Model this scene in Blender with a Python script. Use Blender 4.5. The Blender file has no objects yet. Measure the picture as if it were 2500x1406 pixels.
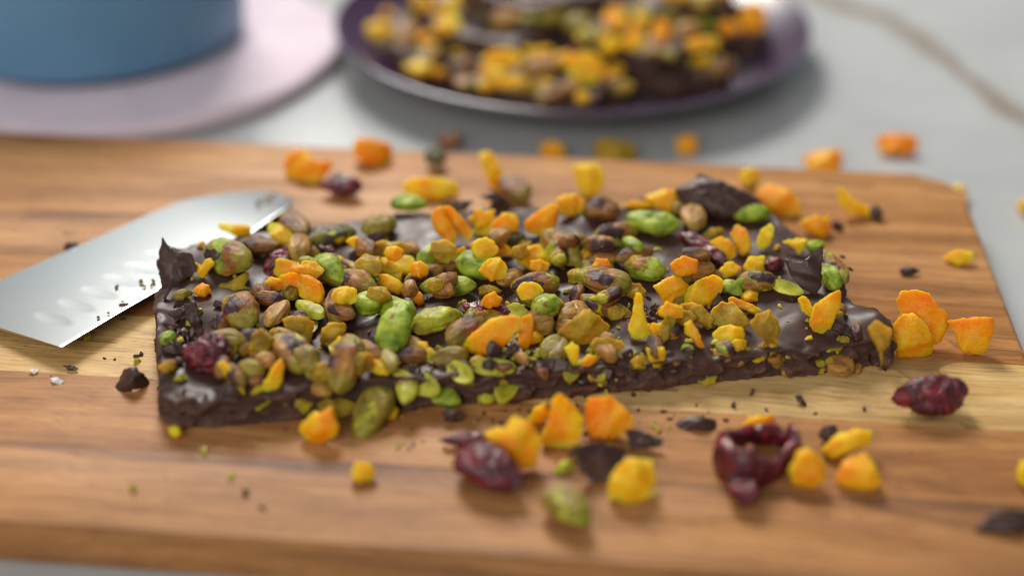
import bpy, bmesh, math, random
from mathutils import Vector, Matrix, noise
random.seed(7)
S = 0.001                       # meshes are written in millimetres
sc = bpy.context.scene
col = sc.collection

# ------------------------------------------------------------------ camera
FPX, PITCH, ROLL, DIST = 3472.0, math.radians(30.9), math.radians(0.25), 482.0
F = Vector((0, math.cos(PITCH), -math.sin(PITCH)))
R = Vector((1, 0, 0)); U = R.cross(F)
R = (math.cos(ROLL) * R + math.sin(ROLL) * U).normalized(); U = R.cross(F)
CAM = -DIST * F
cd = bpy.data.cameras.new('camera'); cam = bpy.data.objects.new('camera', cd); col.objects.link(cam)
cam.matrix_world = Matrix.Translation(CAM * S) @ Matrix((R, U, -F)).transposed().to_4x4()
cd.lens = 50.0; cd.sensor_width = 36.0; cd.clip_start = 0.01; cd.clip_end = 20
cd.dof.use_dof = True; cd.dof.focus_distance = 0.450; cd.dof.aperture_fstop = 2.75
cd.dof.aperture_blades = 0
sc.camera = cam

# ------------------------------------------------------------------ world and lamps
w = bpy.data.worlds.new('World'); sc.world = w; w.use_nodes = True
bg = w.node_tree.nodes['Background']
bg.inputs[0].default_value = (0.86, 0.94, 1.0, 1); bg.inputs[1].default_value = 0.22
def area(name, loc, target, sx, sy, power, color):
    l = bpy.data.lights.new(name, 'AREA'); l.shape = 'RECTANGLE'; l.size = sx; l.size_y = sy
    l.energy = power; l.color = color
    o = bpy.data.objects.new(name, l); col.objects.link(o)
    o.location = loc
    o.rotation_euler = (Vector(target) - Vector(loc)).to_track_quat('-Z', 'Y').to_euler()
    return o
area('window_light', (-0.30, 1.28, 1.12), (0, 0.05, 0), 0.55, 0.60, 29, (1.0, 0.96, 0.90))
area('room_light', (-0.75, -1.40, 1.0), (0, 0.05, 0), 1.4, 1.0, 17, (1.0, 0.95, 0.88))
area('counter_glare_light', (-0.262, 1.28, 0.635), (-0.09, 0.15, -0.015), 0.125, 0.27, 0.30, (1.0, 0.99, 0.97))  # added lamp, sized and aimed to put a pale glare patch on the marble
sc.view_settings.view_transform = 'Standard'; sc.view_settings.look = 'None'
sc.view_settings.exposure = 0.2; sc.view_settings.gamma = 1
sc.cycles.use_denoising = True; sc.cycles.filter_width = 1.0
sc.cycles.max_bounces = 8; sc.cycles.transmission_bounces = 6
sc.cycles.sample_clamp_indirect = 4

# ------------------------------------------------------------------ helpers
def P(x, y, z=0.0):
    """point (mm) at height z over the board top seen along a photograph direction"""
    d = (x - 1250) / FPX * R - (y - 703) / FPX * U + F
    return CAM + d * ((z - CAM.z) / d.z)
def pxmm(q): return FPX / (q - CAM).dot(F)
def fbm(v, o=3): return noise.fractal(v, 1.0, 2.0, o, noise_basis='PERLIN_ORIGINAL')
def nz(v): return noise.noise(v, noise_basis='PERLIN_ORIGINAL')

def mesh(name, verts, faces, smooth=True):
    m = bpy.data.meshes.new(name)
    m.from_pydata([(v[0] * S, v[1] * S, v[2] * S) for v in verts], [], faces)
    m.update()
    if smooth: m.polygons.foreach_set('use_smooth', [True] * len(m.polygons))
    return m
def obj(name, me, mat, parent=None, M=None):
    o = bpy.data.objects.new(name, me); col.objects.link(o)
    if mat and me and not me.materials: me.materials.append(mat)
    if M is not None:
        M = M.copy(); M.translation = M.translation * S
    else: M = Matrix.Identity(4)
    if parent:
        o.parent = parent
        M = parent.matrix_basis.inverted() @ M
    o.matrix_basis = M
    return o
def empty(name, loc=(0, 0, 0), rz=0.0):
    o = bpy.data.objects.new(name, None); col.objects.link(o)
    o.matrix_basis = Matrix.Translation(Vector(loc) * S) @ Matrix.Rotation(rz, 4, 'Z')
    o.empty_display_size = 0.01
    return o
def tag(o, label=None, cat=None, group=None, kind=None):
    if label: o['label'] = label
    if cat: o['category'] = cat
    if group: o['group'] = group
    if kind: o['kind'] = kind
    return o
def lathe(prof, n=96, close=True):
    v, f = [], []
    for r, z in prof:
        for k in range(n):
            a = 2 * math.pi * k / n; v.append((r * math.cos(a), r * math.sin(a), z))
    m = len(prof)
    for i in range(m - 1):
        for k in range(n):
            f.append((i * n + k, i * n + (k + 1) % n, (i + 1) * n + (k + 1) % n, (i + 1) * n + k))
    f.append(tuple(range(n))[::-1]); f.append(tuple((m - 1) * n + k for k in range(n)))
    return v, f

# ------------------------------------------------------------------ materials
class NT:
    def __init__(s, name):
        s.m = bpy.data.materials.new(name); s.m.use_nodes = True
        s.t = s.m.node_tree; s.b = s.t.nodes['Principled BSDF']; s.out = s.t.nodes['Material Output']
    def n(s, typ, **kw):
        x = s.t.nodes.new(typ)
        for k, v in kw.items(): setattr(x, k, v)
        return x
    def set(s, node, key, val):
        i = node.inputs[key]
        if hasattr(val, 'is_linked') or isinstance(val, bpy.types.NodeSocket): s.t.links.new(val, i)
        else: i.default_value = val
    def coords(s, scale=(1, 1, 1), rnd=0.0, src='Object', off=(0, 0, 0)):
        tc = s.n('ShaderNodeTexCoord'); out = tc.outputs[src]
        mp = s.n('ShaderNodeVectorMath', operation='MULTIPLY'); s.t.links.new(out, mp.inputs[0])
        mp.inputs[1].default_value = [1000 * c for c in scale]
        ad = s.n('ShaderNodeVectorMath', operation='ADD'); s.t.links.new(mp.outputs[0], ad.inputs[0])
        if rnd:
            oi = s.n('ShaderNodeObjectInfo')
            mu = s.n('ShaderNodeMath', operation='MULTIPLY'); s.t.links.new(oi.outputs['Random'], mu.inputs[0]); mu.inputs[1].default_value = rnd
            cb = s.n('ShaderNodeCombineXYZ')
            for i in range(3): s.t.links.new(mu.outputs[0], cb.inputs[i])
            s.t.links.new(cb.outputs[0], ad.inputs[1])
        else: ad.inputs[1].default_value = off
        return ad.outputs[0]
    def noise(s, vec, scale=1.0, detail=3.0, rough=0.5, dist=0.0):
        x = s.n('ShaderNodeTexNoise'); s.set(x, 'Vector', vec); s.set(x, 'Scale', scale)
        s.set(x, 'Detail', detail); s.set(x, 'Roughness', rough); s.set(x, 'Distortion', dist)
        return x.outputs[0]
    def ramp(s, fac, stops, interp='LINEAR'):
        x = s.n('ShaderNodeValToRGB'); s.t.links.new(fac, x.inputs[0]); e = x.color_ramp.elements
        x.color_ramp.interpolation = interp
        while len(e) < len(stops): e.new(0.5)
        for el, (p_, c) in zip(e, stops):
            el.position = p_; el.color = (*c, 1) if len(c) == 3 else c
        return x.outputs[0]
    def mix(s, fac, a, b, mode='MIX'):
        x = s.n('ShaderNodeMix', data_type='RGBA', blend_type=mode)
        s.set(x, 0, fac); 
        for i, v in ((6, a), (7, b)):
            if isinstance(v, (tuple, list)): x.inputs[i].default_value = (*v, 1) if len(v) == 3 else v
            else: s.t.links.new(v, x.inputs[i])
        return x.outputs[2]
    def math(s, op, a, b=0.0):
        x = s.n('ShaderNodeMath', operation=op); s.set(x, 0, a); s.set(x, 1, b); return x.outputs[0]
    def bump(s, h, strength=0.5, dist=0.3, prev=None):
        x = s.n('ShaderNodeBump'); s.t.links.new(h, x.inputs['Height']); x.inputs['Strength'].default_value = strength
        x.inputs['Distance'].default_value = dist * S
        if prev is not None: s.t.links.new(prev, x.inputs['Normal'])
        return x.outputs[0]
    def fin(s, thin=0.0, **kw):
        if thin:                                            # light that comes through the thin moist flesh
            tr = s.n('ShaderNodeBsdfTranslucent'); ms = s.n('ShaderNodeMixShader'); ms.inputs[0].default_value = thin
            s.t.links.new(kw['color'], tr.inputs[0]); s.t.links.new(kw['normal'], tr.inputs['Normal'])
            s.t.links.new(s.b.outputs[0], ms.inputs[1]); s.t.links.new(tr.outputs[0], ms.inputs[2]); s.t.links.new(ms.outputs[0], s.out.inputs[0])
        for k, v in kw.items():
            k = {'color': 'Base Color', 'rough': 'Roughness', 'sss': 'Subsurface Weight', 'sssr': 'Subsurface Radius', 'ssss': 'Subsurface Scale',
                 'metal': 'Metallic', 'normal': 'Normal', 'spec': 'Specular IOR Level', 'coat': 'Coat Weight', 'coatr': 'Coat Roughness',
                 'trans': 'Transmission Weight', 'sheen': 'Sheen Weight', 'ior': 'IOR', 'aniso': 'Anisotropic'}[k]
            if isinstance(v, tuple) and k == 'Base Color': v = (*v, 1)
            s.set(s.b, k, v)
        return s.m

def wood(name, dark, mid, light, off, streak=0.5):
    t = NT(name)
    c = t.coords(off=off)
    # slow wander of the grain
    cw = t.coords((0.008, 0.03, 0.03), off=off)
    nw = t.n('ShaderNodeTexNoise'); t.set(nw, 'Vector', cw); t.set(nw, 'Scale', 1.0); t.set(nw, 'Detail', 2.0)
    sb = t.n('ShaderNodeVectorMath', operation='SUBTRACT'); t.t.links.new(nw.outputs['Color'], sb.inputs[0]); sb.inputs[1].default_value = (.5, .5, .5)
    ml = t.n('ShaderNodeVectorMath', operation='MULTIPLY'); t.t.links.new(sb.outputs[0], ml.inputs[0]); ml.inputs[1].default_value = (0, 14, 14)
    ad = t.n('ShaderNodeVectorMath', operation='ADD'); t.t.links.new(c, ad.inputs[0]); t.t.links.new(ml.outputs[0], ad.inputs[1])
    def st(sx, sy):
        m_ = t.n('ShaderNodeVectorMath', operation='MULTIPLY'); t.t.links.new(ad.outputs[0], m_.inputs[0]); m_.inputs[1].default_value = (sx, sy, sy)
        return m_.outputs[0]
    band = t.noise(st(0.006, 0.10), 1.0, 3.0, 0.55)
    fib = t.noise(st(0.02, 0.9), 1.0, 4.0, 0.6)
    pore = t.noise(st(0.055, 2.8), 1.0, 3.0, 0.65)
    blot = t.noise(st(0.012, 0.035), 1.0, 2.0, 0.5)
    base = t.ramp(band, [(0.34, dark), (0.5, mid), (0.66, light)])
    f1 = t.ramp(fib, [(0.36, (0.60, 0.52, 0.46)), (0.55, (1, 1, 1)), (0.75, (1.1, 1.08, 1.03))])
    cl = t.mix(streak, base, f1, 'MULTIPLY')
    f2 = t.ramp(pore, [(0.34, (0.45, 0.36, 0.28)), (0.46, (1, 1, 1)), (0.62, (1.08, 1.07, 1.05))])
    cl = t.mix(0.9, cl, f2, 'MULTIPLY')
    f3 = t.ramp(blot, [(0.35, (0.80, 0.77, 0.74)), (0.6, (1.06, 1.04, 1.0))])
    cl = t.mix(0.8, cl, f3, 'MULTIPLY')
    # old knife cuts
    cuts = None
    for k_, (ang, sc1, th) in enumerate(((0.5, 0.011, 0.0016), (-0.9, 0.009, 0.0013), (1.15, 0.013, 0.0014))):
        mp = t.n('ShaderNodeMapping'); t.t.links.new(c, mp.inputs[0]); mp.inputs['Rotation'].default_value = (0, 0, ang); mp.inputs['Scale'].default_value = (0.10, 1.0, 1.0); mp.inputs['Location'].default_value = (k_ * 31, k_ * 17, 0)
        nn_ = t.noise(mp.outputs[0], sc1, 1.0, 0.3)
        ln_ = t.math('LESS_THAN', t.math('ABSOLUTE', t.math('SUBTRACT', nn_, 0.5)), th)
        gate = t.math('GREATER_THAN', t.noise(c, 0.03 + .01 * k_, 1.0), 0.52)
        ln_ = t.math('MULTIPLY', ln_, gate)
        cuts = ln_ if cuts is None else t.math('MAXIMUM', cuts, ln_)
    cl = t.mix(t.math('MULTIPLY', cuts, 0.45), cl, (0.12, 0.05, 0.02))
    smear = t.ramp(t.noise(t.coords((1, 1, 1), off=(5, 9, 0)), 0.05, 5.0, 0.7), [(0.60, (0, 0, 0)), (0.72, (1, 1, 1))])
    cl = t.mix(t.math('MULTIPLY', smear, 0.25), cl, (0.16, 0.07, 0.03))
    nb = t.bump(t.math('SUBTRACT', 1.0, cuts), 0.4, 0.2, t.bump(pore, 0.35, 0.15, t.bump(fib, 0.25, 0.25)))
    return t.fin(color=cl, rough=t.ramp(blot, [(0.3, (0.58,) * 3), (0.7, (0.48,) * 3)]), normal=nb, spec=0.22)

def marble():
    t = NT('marble')
    c = t.coords()
    a, b = P(2130, 60, -15), P(2500, 285, -15)
    d = (b - a).normalized(); nrm = Vector((-d.y, d.x, 0)); k = nrm.dot(a)
    n1 = t.n('ShaderNodeTexNoise'); t.set(n1, 'Vector', c); t.set(n1, 'Scale', 0.012); t.set(n1, 'Detail', 4.0)
    dp = t.n('ShaderNodeVectorMath', operation='DOT_PRODUCT'); t.t.links.new(c, dp.inputs[0]); dp.inputs[1].default_value = nrm
    dd = t.math('SUBTRACT', dp.outputs['Value'], k)
    wv = t.math('MULTIPLY', t.math('SUBTRACT', n1.outputs[0], 0.5), 60.0)
    dist = t.math('ABSOLUTE', t.math('ADD', dd, wv))
    wid = t.noise(c, 0.02, 2.0)
    v = t.math('DIVIDE', dist, t.math('MULTIPLY', wid, 34.0))
    vein = t.ramp(v, [(0.0, (1, 1, 1)), (0.3, (0.6,) * 3), (0.6, (0.12,) * 3), (1.0, (0, 0, 0))])
    cloud = t.noise(c, 0.008, 5.0, 0.6, 0.6)
    base = t.ramp(cloud, [(0.3, (0.40, 0.41, 0.41)), (0.55, (0.475, 0.485, 0.48)), (0.8, (0.52, 0.525, 0.51))])
    cl = t.mix(t.math('MULTIPLY', vein, 0.9), base, (0.22, 0.155, 0.09))
    return t.fin(color=cl, rough=0.14, spec=0.5)

def choc(name, base=(0.050, 0.0225, 0.0170), rough=0.47):
    t = NT(name)
    c = t.coords(rnd=50)
    n1 = t.noise(c, 0.12, 4.0, 0.55)
    n2 = t.noise(c, 1.3, 4.0, 0.6)
    geo = t.n('ShaderNodeNewGeometry')
    sep = t.n('ShaderNodeSeparateXYZ'); t.t.links.new(geo.outputs['True Normal'], sep.inputs[0])
    vc = t.n('ShaderNodeAttribute', attribute_name='broken')
    edge = t.ramp(geo.outputs['Pointiness'], [(0.505, (0, 0, 0)), (0.56, (1, 1, 1))])
    b2 = tuple(x * y for x, y in zip(base, (1.5, 1.55, 1.5)))
    cl = t.ramp(n1, [(0.35, base), (0.7, b2)])
    brk = t.math('MULTIPLY', vc.outputs['Fac'], t.ramp(n2, [(0.3, (0.2,) * 3), (0.7, (1,) * 3)]))
    cl = t.mix(brk, cl, (0.060, 0.030, 0.022))
    cl = t.mix(t.math('MULTIPLY', t.math('MULTIPLY', edge, t.math('ADD', vc.outputs['Fac'], 0.25)), t.ramp(n2, [(0.35, (0.1,) * 3), (0.6, (0.7,) * 3)])), cl, (0.20, 0.095, 0.055))
    rg = t.math('ADD', t.math('MULTIPLY', vc.outputs['Fac'], 0.28), t.ramp(n1, [(0.3, (rough - .08,) * 3), (0.7, (rough + .10,) * 3)]))
    nb = t.bump(t.math('MULTIPLY', n2, t.math('ADD', vc.outputs['Fac'], 0.18)), 0.45, 0.3)
    return t.fin(color=cl, rough=rg, normal=nb, spec=0.36, sss=0.0)

def apricot(name, cols, sss=1.0, rad=6.0, thin=0.0):
    t = NT(name)
    c = t.coords(rnd=90)
    n1 = t.noise(c, 0.14, 2.0, 0.5)
    n2 = t.noise(c, 2.0, 3.0, 0.6)
    n3 = t.noise(c, 0.5, 4.0, 0.6, 0.6)
    oi = t.n('ShaderNodeObjectInfo')
    cl = t.ramp(n1, [(0.30, cols[0]), (0.50, cols[1]), (0.70, cols[2])])
    hv = t.n('ShaderNodeHueSaturation'); t.t.links.new(cl, hv.inputs['Color'])
    t.set(hv, 'Value', t.math('ADD', t.math('MULTIPLY', oi.outputs['Random'], 0.16), 0.94))
    cl = t.mix(0.22, hv.outputs[0], t.ramp(n3, [(0.30, (0.78, 0.66, 0.5)), (0.5, (1, 1, 1)), (0.75, (1.04, 1.1, 1.6))]), 'MULTIPLY')
    n6 = t.noise(c, 0.9, 4.0, 0.65, 1.2)
    geo = t.n('ShaderNodeNewGeometry')
    ed_ = t.math('MULTIPLY', t.ramp(geo.outputs['Pointiness'], [(0.50, (0, 0, 0)), (0.60, (1, 1, 1))]), t.ramp(n3, [(0.35, (0.15,) * 3), (0.6, (0.75,) * 3)]))
    cl = t.mix(ed_, cl, cols[2][:2] + (0.09,))
    cl = t.mix(0.4, cl, t.ramp(n6, [(0.36, (0.80, 0.62, 0.4)), (0.48, (1, 1, 1)), (0.66, (1, 1.04, 1.0)), (0.74, (1.05, 1.2, 2.2))]), 'MULTIPLY')
    nb = t.bump(n2, 0.6, 0.3, t.bump(n6, 0.7, 0.7))
    return t.fin(color=cl, rough=t.ramp(n3, [(0.3, (0.24,) * 3), (0.7, (0.46,) * 3)]), normal=nb, coat=0.05, coatr=0.15, sss=sss, sssr=(1.0, 0.5, 0.08), ssss=rad * S, spec=0.22, thin=thin)

def nutmat(name, cover, skins, flesh, purple=0.0, wr=0.6, sss=0.2, half=False, olive=0.8):
    """green flesh under a papery skin: cover = share of the skin left, purple = size of the dark cheek"""
    t = NT(name)
    c = t.coords(rnd=120)
    cs = t.coords((0.25, 1.0, 1.0), rnd=70)
    n1 = t.noise(c, 0.11, 4.0, 0.6, 0.4)
    n2 = t.noise(cs, 0.65, 5.0, 0.62, 0.8)
    n3 = t.noise(c, 2.0, 3.0, 0.6)
    n4 = t.noise(c, 0.22, 3.0, 0.5)
    n5 = t.noise(cs, 0.30, 3.0, 0.55, 0.5)
    fl = t.ramp(n4, [(0.30, flesh[0]), (0.47, flesh[1]), (0.62, flesh[2]), (0.75, flesh[3])])
    fl = t.mix(0.45, fl, t.ramp(n5, [(0.32, (0.55, 0.6, 0.4)), (0.5, (1, 1, 1)), (0.7, (1.15, 1.1, 1.3))]), 'MULTIPLY')
    sk = t.ramp(n5, [(0.30, skins[0]), (0.5, skins[1]), (0.70, skins[2])])
    sk = t.mix(0.85, sk, t.ramp(n2, [(0.30, (0.40, 0.34, 0.28)), (0.5, (0.95, 0.95, 0.95)), (0.70, (1.35, 1.3, 1.2))]), 'MULTIPLY')
    tc3 = t.n('ShaderNodeTexCoord'); sp3 = t.n('ShaderNodeSeparateXYZ'); t.t.links.new(tc3.outputs['Object'], sp3.inputs[0])
    ax_ = t.math('ADD', t.math('ABSOLUTE', t.math('MULTIPLY', sp3.outputs[0], 1000.0 / 8.0)), t.math('MULTIPLY', t.math('SUBTRACT', n4, 0.5), 1.1))
    sk = t.mix(t.math('MULTIPLY', t.ramp(ax_, [(0.45, (0, 0, 0)), (0.85, (1, 1, 1))]), olive), sk, t.mix(0.6, (0.30, 0.27, 0.022), t.ramp(n2, [(0.3, (0.5,) * 3), (0.7, (1.3,) * 3)]), 'MULTIPLY'))
    lo = 0.5 - (cover - 0.5) * 0.42
    m1 = t.math('ADD', n1, t.math('MULTIPLY', t.math('SUBTRACT', n3, 0.5), 0.07))
    mask = t.ramp(m1, [(max(0.0, lo - 0.012), (0, 0, 0)), (lo + 0.02, (1, 1, 1))]) if cover < 1 else None
    if half:
        tc2 = t.n('ShaderNodeTexCoord'); sp2 = t.n('ShaderNodeSeparateXYZ'); t.t.links.new(tc2.outputs['Normal'], sp2.inputs[0])
        hz_ = t.math('ADD', sp2.outputs[2], t.math('MULTIPLY', t.math('SUBTRACT', n4, 0.5), 0.7))
        mask = t.ramp(hz_, [(0.60, (1, 1, 1)), (0.72, (0, 0, 0))])
    cl = t.mix(mask, fl, sk) if mask is not None else sk
    if purple:
        tc = t.n('ShaderNodeTexCoord'); sp = t.n('ShaderNodeSeparateXYZ'); t.t.links.new(tc.outputs['Object'], sp.inputs[0])
        oi = t.n('ShaderNodeObjectInfo')
        x_ = t.math('DIVIDE', t.math('ADD', t.math('MULTIPLY', sp.outputs[0], 1000.0), t.math('MULTIPLY', t.math('SUBTRACT', oi.outputs['Random'], 0.5), 11.0)), 5.4 * purple)
        rb = t.math('FRACT', t.math('MULTIPLY', oi.outputs['Random'], 17.3))
        y_ = t.math('DIVIDE', t.math('SUBTRACT', t.math('MULTIPLY', sp.outputs[1], 1000.0), t.math('MULTIPLY', t.math('SUBTRACT', rb, 0.5), 7.0)), 3.0 * purple)
        r2 = t.math('ADD', t.math('MULTIPLY', x_, x_), t.math('MULTIPLY', y_, y_))
        r2 = t.math('ADD', r2, t.math('MULTIPLY', t.math('SUBTRACT', n4, 0.5), 4.5))
        up = t.math('GREATER_THAN', sp.outputs[2], 0.0)
        pm = t.math('MULTIPLY', up, t.ramp(r2, [(0.70, (1, 1, 1)), (0.98, (0, 0, 0))]))
        pc = t.mix(0.7, (0.050, 0.020, 0.026), t.ramp(n2, [(0.3, (0.45,) * 3), (0.7, (1.9, 1.7, 1.5))]), 'MULTIPLY')
        cl = t.mix(pm, cl, pc)
    cl = t.mix(0.4, cl, t.ramp(n3, [(0.3, (0.62, 0.57, 0.5)), (0.6, (1.06, 1.06, 1.06))]), 'MULTIPLY')
    nb = t.bump(n3, 0.3, 0.14, t.bump(n2, wr, 0.55))
    if mask is not None: nb = t.bump(mask, 0.6, 0.3, nb)
    return t.fin(color=cl, rough=t.ramp(n2, [(0.3, (0.60,) * 3), (0.7, (0.42,) * 3)]), normal=nb, sss=sss, sssr=(1.0, 0.8, 0.2), ssss=0.9 * S, spec=0.4)

def berry():
    t = NT('cranberry_skin')
    c = t.coords(rnd=60)
    n1 = t.noise(c, 0.25, 4.0, 0.6); n2 = t.noise(c, 0.8, 4.0, 0.6, 1.0); n3 = t.noise(c, 2.6, 2.0)
    cl = t.ramp(n1, [(0.32, (0.030, 0.002, 0.008)), (0.50, (0.105, 0.003, 0.012)), (0.68, (0.28, 0.008, 0.015))])
    nb = t.bump(n3, 0.2, 0.15, t.bump(n2, 0.8, 0.9))
    return t.fin(color=cl, rough=0.24, normal=nb, sss=0.7, sssr=(1.0, 0.10, 0.12), ssss=3.0 * S, spec=0.5, coat=0.3, coatr=0.12)

M = {}
M['marble'] = marble()
M['choc'] = choc('dark_chocolate')
M['shard'] = choc('chocolate_shard_surface', (0.046, 0.022, 0.018), 0.42)
M['o'] = apricot('apricot_orange', [(1.0, 0.26, 0.002), (1.0, 0.355, 0.002), (1.0, 0.47, 0.006)])
M['a'] = apricot('apricot_amber', [(1.0, 0.28, 0.002), (1.0, 0.43, 0.004), (1.0, 0.56, 0.015)])
M['y'] = apricot('apricot_yellow', [(1.0, 0.36, 0.003), (1.0, 0.52, 0.005), (0.95, 0.62, 0.03)])
M['v'] = apricot('apricot_dimmed_olive', [(0.24, 0.145, 0.005), (0.38, 0.25, 0.008), (0.52, 0.37, 0.025)], sss=1.0, rad=6.0)  # dimming of thin flesh over dark chocolate is put into the olive colour
FG = [(0.11, 0.17, 0.006), (0.27, 0.37, 0.012), (0.43, 0.51, 0.05), (0.46, 0.40, 0.03)]
FY = [(0.26, 0.24, 0.012), (0.44, 0.42, 0.020), (0.54, 0.55, 0.05), (0.60, 0.56, 0.10)]
SK1 = [(0.15, 0.050, 0.014), (0.33, 0.125, 0.020), (0.43, 0.22, 0.028)]
SK2 = [(0.10, 0.034, 0.012), (0.23, 0.082, 0.017), (0.34, 0.155, 0.026)]
SK3 = [(0.27, 0.11, 0.022), (0.42, 0.20, 0.036), (0.50, 0.30, 0.05)]
SK4 = [(0.20, 0.12, 0.016), (0.29, 0.20, 0.020), (0.34, 0.29, 0.03)]
M['green'] = nutmat('pistachio_green', 0.22, SK1, FG, 0.0, wr=0.45, sss=0.35)
M['mix'] = nutmat('pistachio_half_peeled', 0.62, SK1, FG, 0.75)
M['skin'] = nutmat('pistachio_skin', 0.80, SK1, FY, 1.0)
M['tan'] = nutmat('pistachio_tan', 1.0, SK3, FY, 0.0, wr=0.8, olive=0.35)
M['brown'] = nutmat('pistachio_brown', 0.92, SK2, FY, 0.7, wr=0.9, olive=0.45)
M['olive'] = nutmat('pistachio_olive', 0.82, SK4, FY, 0.0, sss=0.25)
M['half'] = nutmat('pistachio_split_half', 0.5, SK3, FY, 0.0, wr=0.35, sss=0.35, half=True)
M['halfg'] = nutmat('pistachio_split_green_half', 0.5, SK1, FG, 0.0, wr=0.35, sss=0.35, half=True)
M['lime'] = nutmat('pistachio_lime', 0.16, SK3, FY, 0.0, wr=0.4, sss=0.35)
M['dark'] = nutmat('pistachio_dark_green', 0.9, [(0.035, 0.033, 0.010), (0.075, 0.07, 0.014), (0.13, 0.115, 0.022)], FY, 0.0)
M['berry'] = berry()

def simple(name, color, rough, **kw):
    t = NT(name); c = t.coords(); n1 = t.noise(c, 0.05, 3.0)
    cl = t.mix(0.35, color, t.ramp(n1, [(0.3, (0.82,) * 3), (0.7, (1.1,) * 3)]), 'MULTIPLY')
    return t.fin(color=cl, rough=rough, **kw)
M['pot'] = simple('blue_enamel', (0.115, 0.262, 0.42), 0.5)
M['potbase'] = simple('dark_steel', (0.02, 0.02, 0.03), 0.4)
M['trivet'] = simple('pink_felt', (0.74, 0.61, 0.69), 0.9, sheen=0.3)
M['plate'] = simple('plum_glaze', (0.036, 0.006, 0.040), 0.26)
M['plate_out'] = simple('glare_tinted_glaze', (0.085, 0.060, 0.105), 0.10, coat=1.0)  # greyer than the inside: part of the rim's reflected glare is in the colour
def steel():
    t = NT('brushed_steel')
    c = t.coords((0.03, 2.5, 1.0)); n1 = t.noise(c, 1.0, 4.0, 0.6)
    c2 = t.coords(); n2 = t.noise(c2, 0.05, 3.0)
    nb = t.bump(n1, 0.05, 0.03)
    return t.fin(color=(0.52, 0.54, 0.535), metal=1.0, rough=0.25, normal=nb)
M['steel'] = steel()
M['handle'] = simple('black_handle', (0.02, 0.02, 0.02), 0.4)
M['white'] = simple('white_sugar_flake', (0.75, 0.73, 0.72), 0.5)

# ------------------------------------------------------------------ countertop
BT = 14.0; CT = -15.0
bm = bmesh.new()
x0, x1, y0, y1 = -620, 620, -420, 900
vs = [(x, y, z) for z in (CT - 20, CT) for x, y in ((x0, y0), (x1, y0), (x1, y1), (x0, y1))]
tag(obj('countertop', mesh('countertop', vs, [(0, 3, 2, 1), (4, 5, 6, 7), (0, 1, 5, 4), (1, 2, 6, 5), (2, 3, 7, 6), (3, 0, 4, 7)], False), M['marble']), kind='structure')

# ------------------------------------------------------------------ cutting board: seven glued strips
YAW = math.radians(-5.4)
board = tag(empty('cutting_board', (0, 0, -BT), YAW), 'wooden cutting board of glued strips with rounded corner under the chocolate bark', 'cutting board')
for sx, sy in ((140, 80), (140, -110), (-250, 80), (-250, -110)):
    v, f = lathe([(6, CT), (6.5, -BT + .4)], 24)
    obj('foot', mesh('foot', v, f), M['handle'], board, Matrix.Translation(Matrix.Rotation(YAW, 3, 'Z') @ Vector((sx, sy, 0))))
XR, XL, RC = 165.6, -290.0, 17.0
seams = [102.6, 72.5, 38.5, 4.7, -30.2, -65.4, -99.5, -133.4]
tones = [((0.38, 0.170, 0.052), (0.47, 0.225, 0.074), (0.55, 0.285, 0.105)),
         ((0.35, 0.157, 0.050), (0.46, 0.218, 0.072), (0.56, 0.290, 0.110)),
         ((0.30, 0.137, 0.050), (0.43, 0.206, 0.074), (0.54, 0.282, 0.112)),
         ((0.34, 0.146, 0.042), (0.43, 0.192, 0.058), (0.50, 0.238, 0.078)),
         ((0.57, 0.352, 0.132), (0.68, 0.445, 0.180), (0.75, 0.520, 0.232)),
         ((0.34, 0.152, 0.054), (0.45, 0.210, 0.074), (0.53, 0.262, 0.096)),
         ((0.20, 0.095, 0.046), (0.40, 0.188, 0.070), (0.51, 0.255, 0.098))]
def plank(ya, yb, first, last, mat):
    g = 0.06
    pts = []
    def arc(cx, cy, a0, a1):
        for i in range(9):
            a = math.radians(a0 + (a1 - a0) * i / 8); pts.append((cx + RC * math.cos(a), cy + RC * math.sin(a)))
    if last: arc(XL + RC, yb + RC, 180, 270); arc(XR - RC, yb + RC, 270, 360)
    else: pts += [(XL, yb + g), (XR, yb + g)]
    if first: arc(XR - RC, ya - RC, 0, 90); arc(XL + RC, ya - RC, 90, 180)
    else: pts += [(XR, ya - g), (XL, ya - g)]
    b = bmesh.new()
    bot = [b.verts.new((x, y, 0)) for x, y in pts]; top = [b.verts.new((x, y, BT)) for x, y in pts]
    n = len(pts)
    b.faces.new(bot[::-1]); b.faces.new(top)
    for i in range(n): b.faces.new((bot[i], bot[(i + 1) % n], top[(i + 1) % n], top[i]))
    def outer(e):
        a, c_ = e.verts
        on = lambda y_: abs(a.co.y - y_) < .3 and abs(c_.co.y - y_) < .3
        if not first and on(ya): return False
        if not last and on(yb): return False
        return abs(a.co.z - c_.co.z) < .1
    es = [e for e in b.edges if outer(e)]
    bmesh.ops.bevel(b, geom=es, offset=2.6, segments=5, affect='EDGES', profile=0.5, clamp_overlap=True)
    es = [e for e in b.edges if e.calc_length() > 50 and all(abs(v.co.z - BT) < .01 for v in e.verts) and any(all(abs(v.co.y - q) < .2 for v in e.verts) for q in (ya, yb))]
    if es: bmesh.ops.bevel(b, geom=es, offset=0.14, segments=1, affect='EDGES')
    for v in b.verts: v.co *= S
    me = bpy.data.meshes.new('plank'); b.to_mesh(me); b.free()
    me.polygons.foreach_set('use_smooth', [True] * len(me.polygons))
    me.set_sharp_from_angle(angle=math.radians(35))
    me.materials.append(mat)
    o = bpy.data.objects.new('plank', me); col.objects.link(o); o.parent = board
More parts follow.
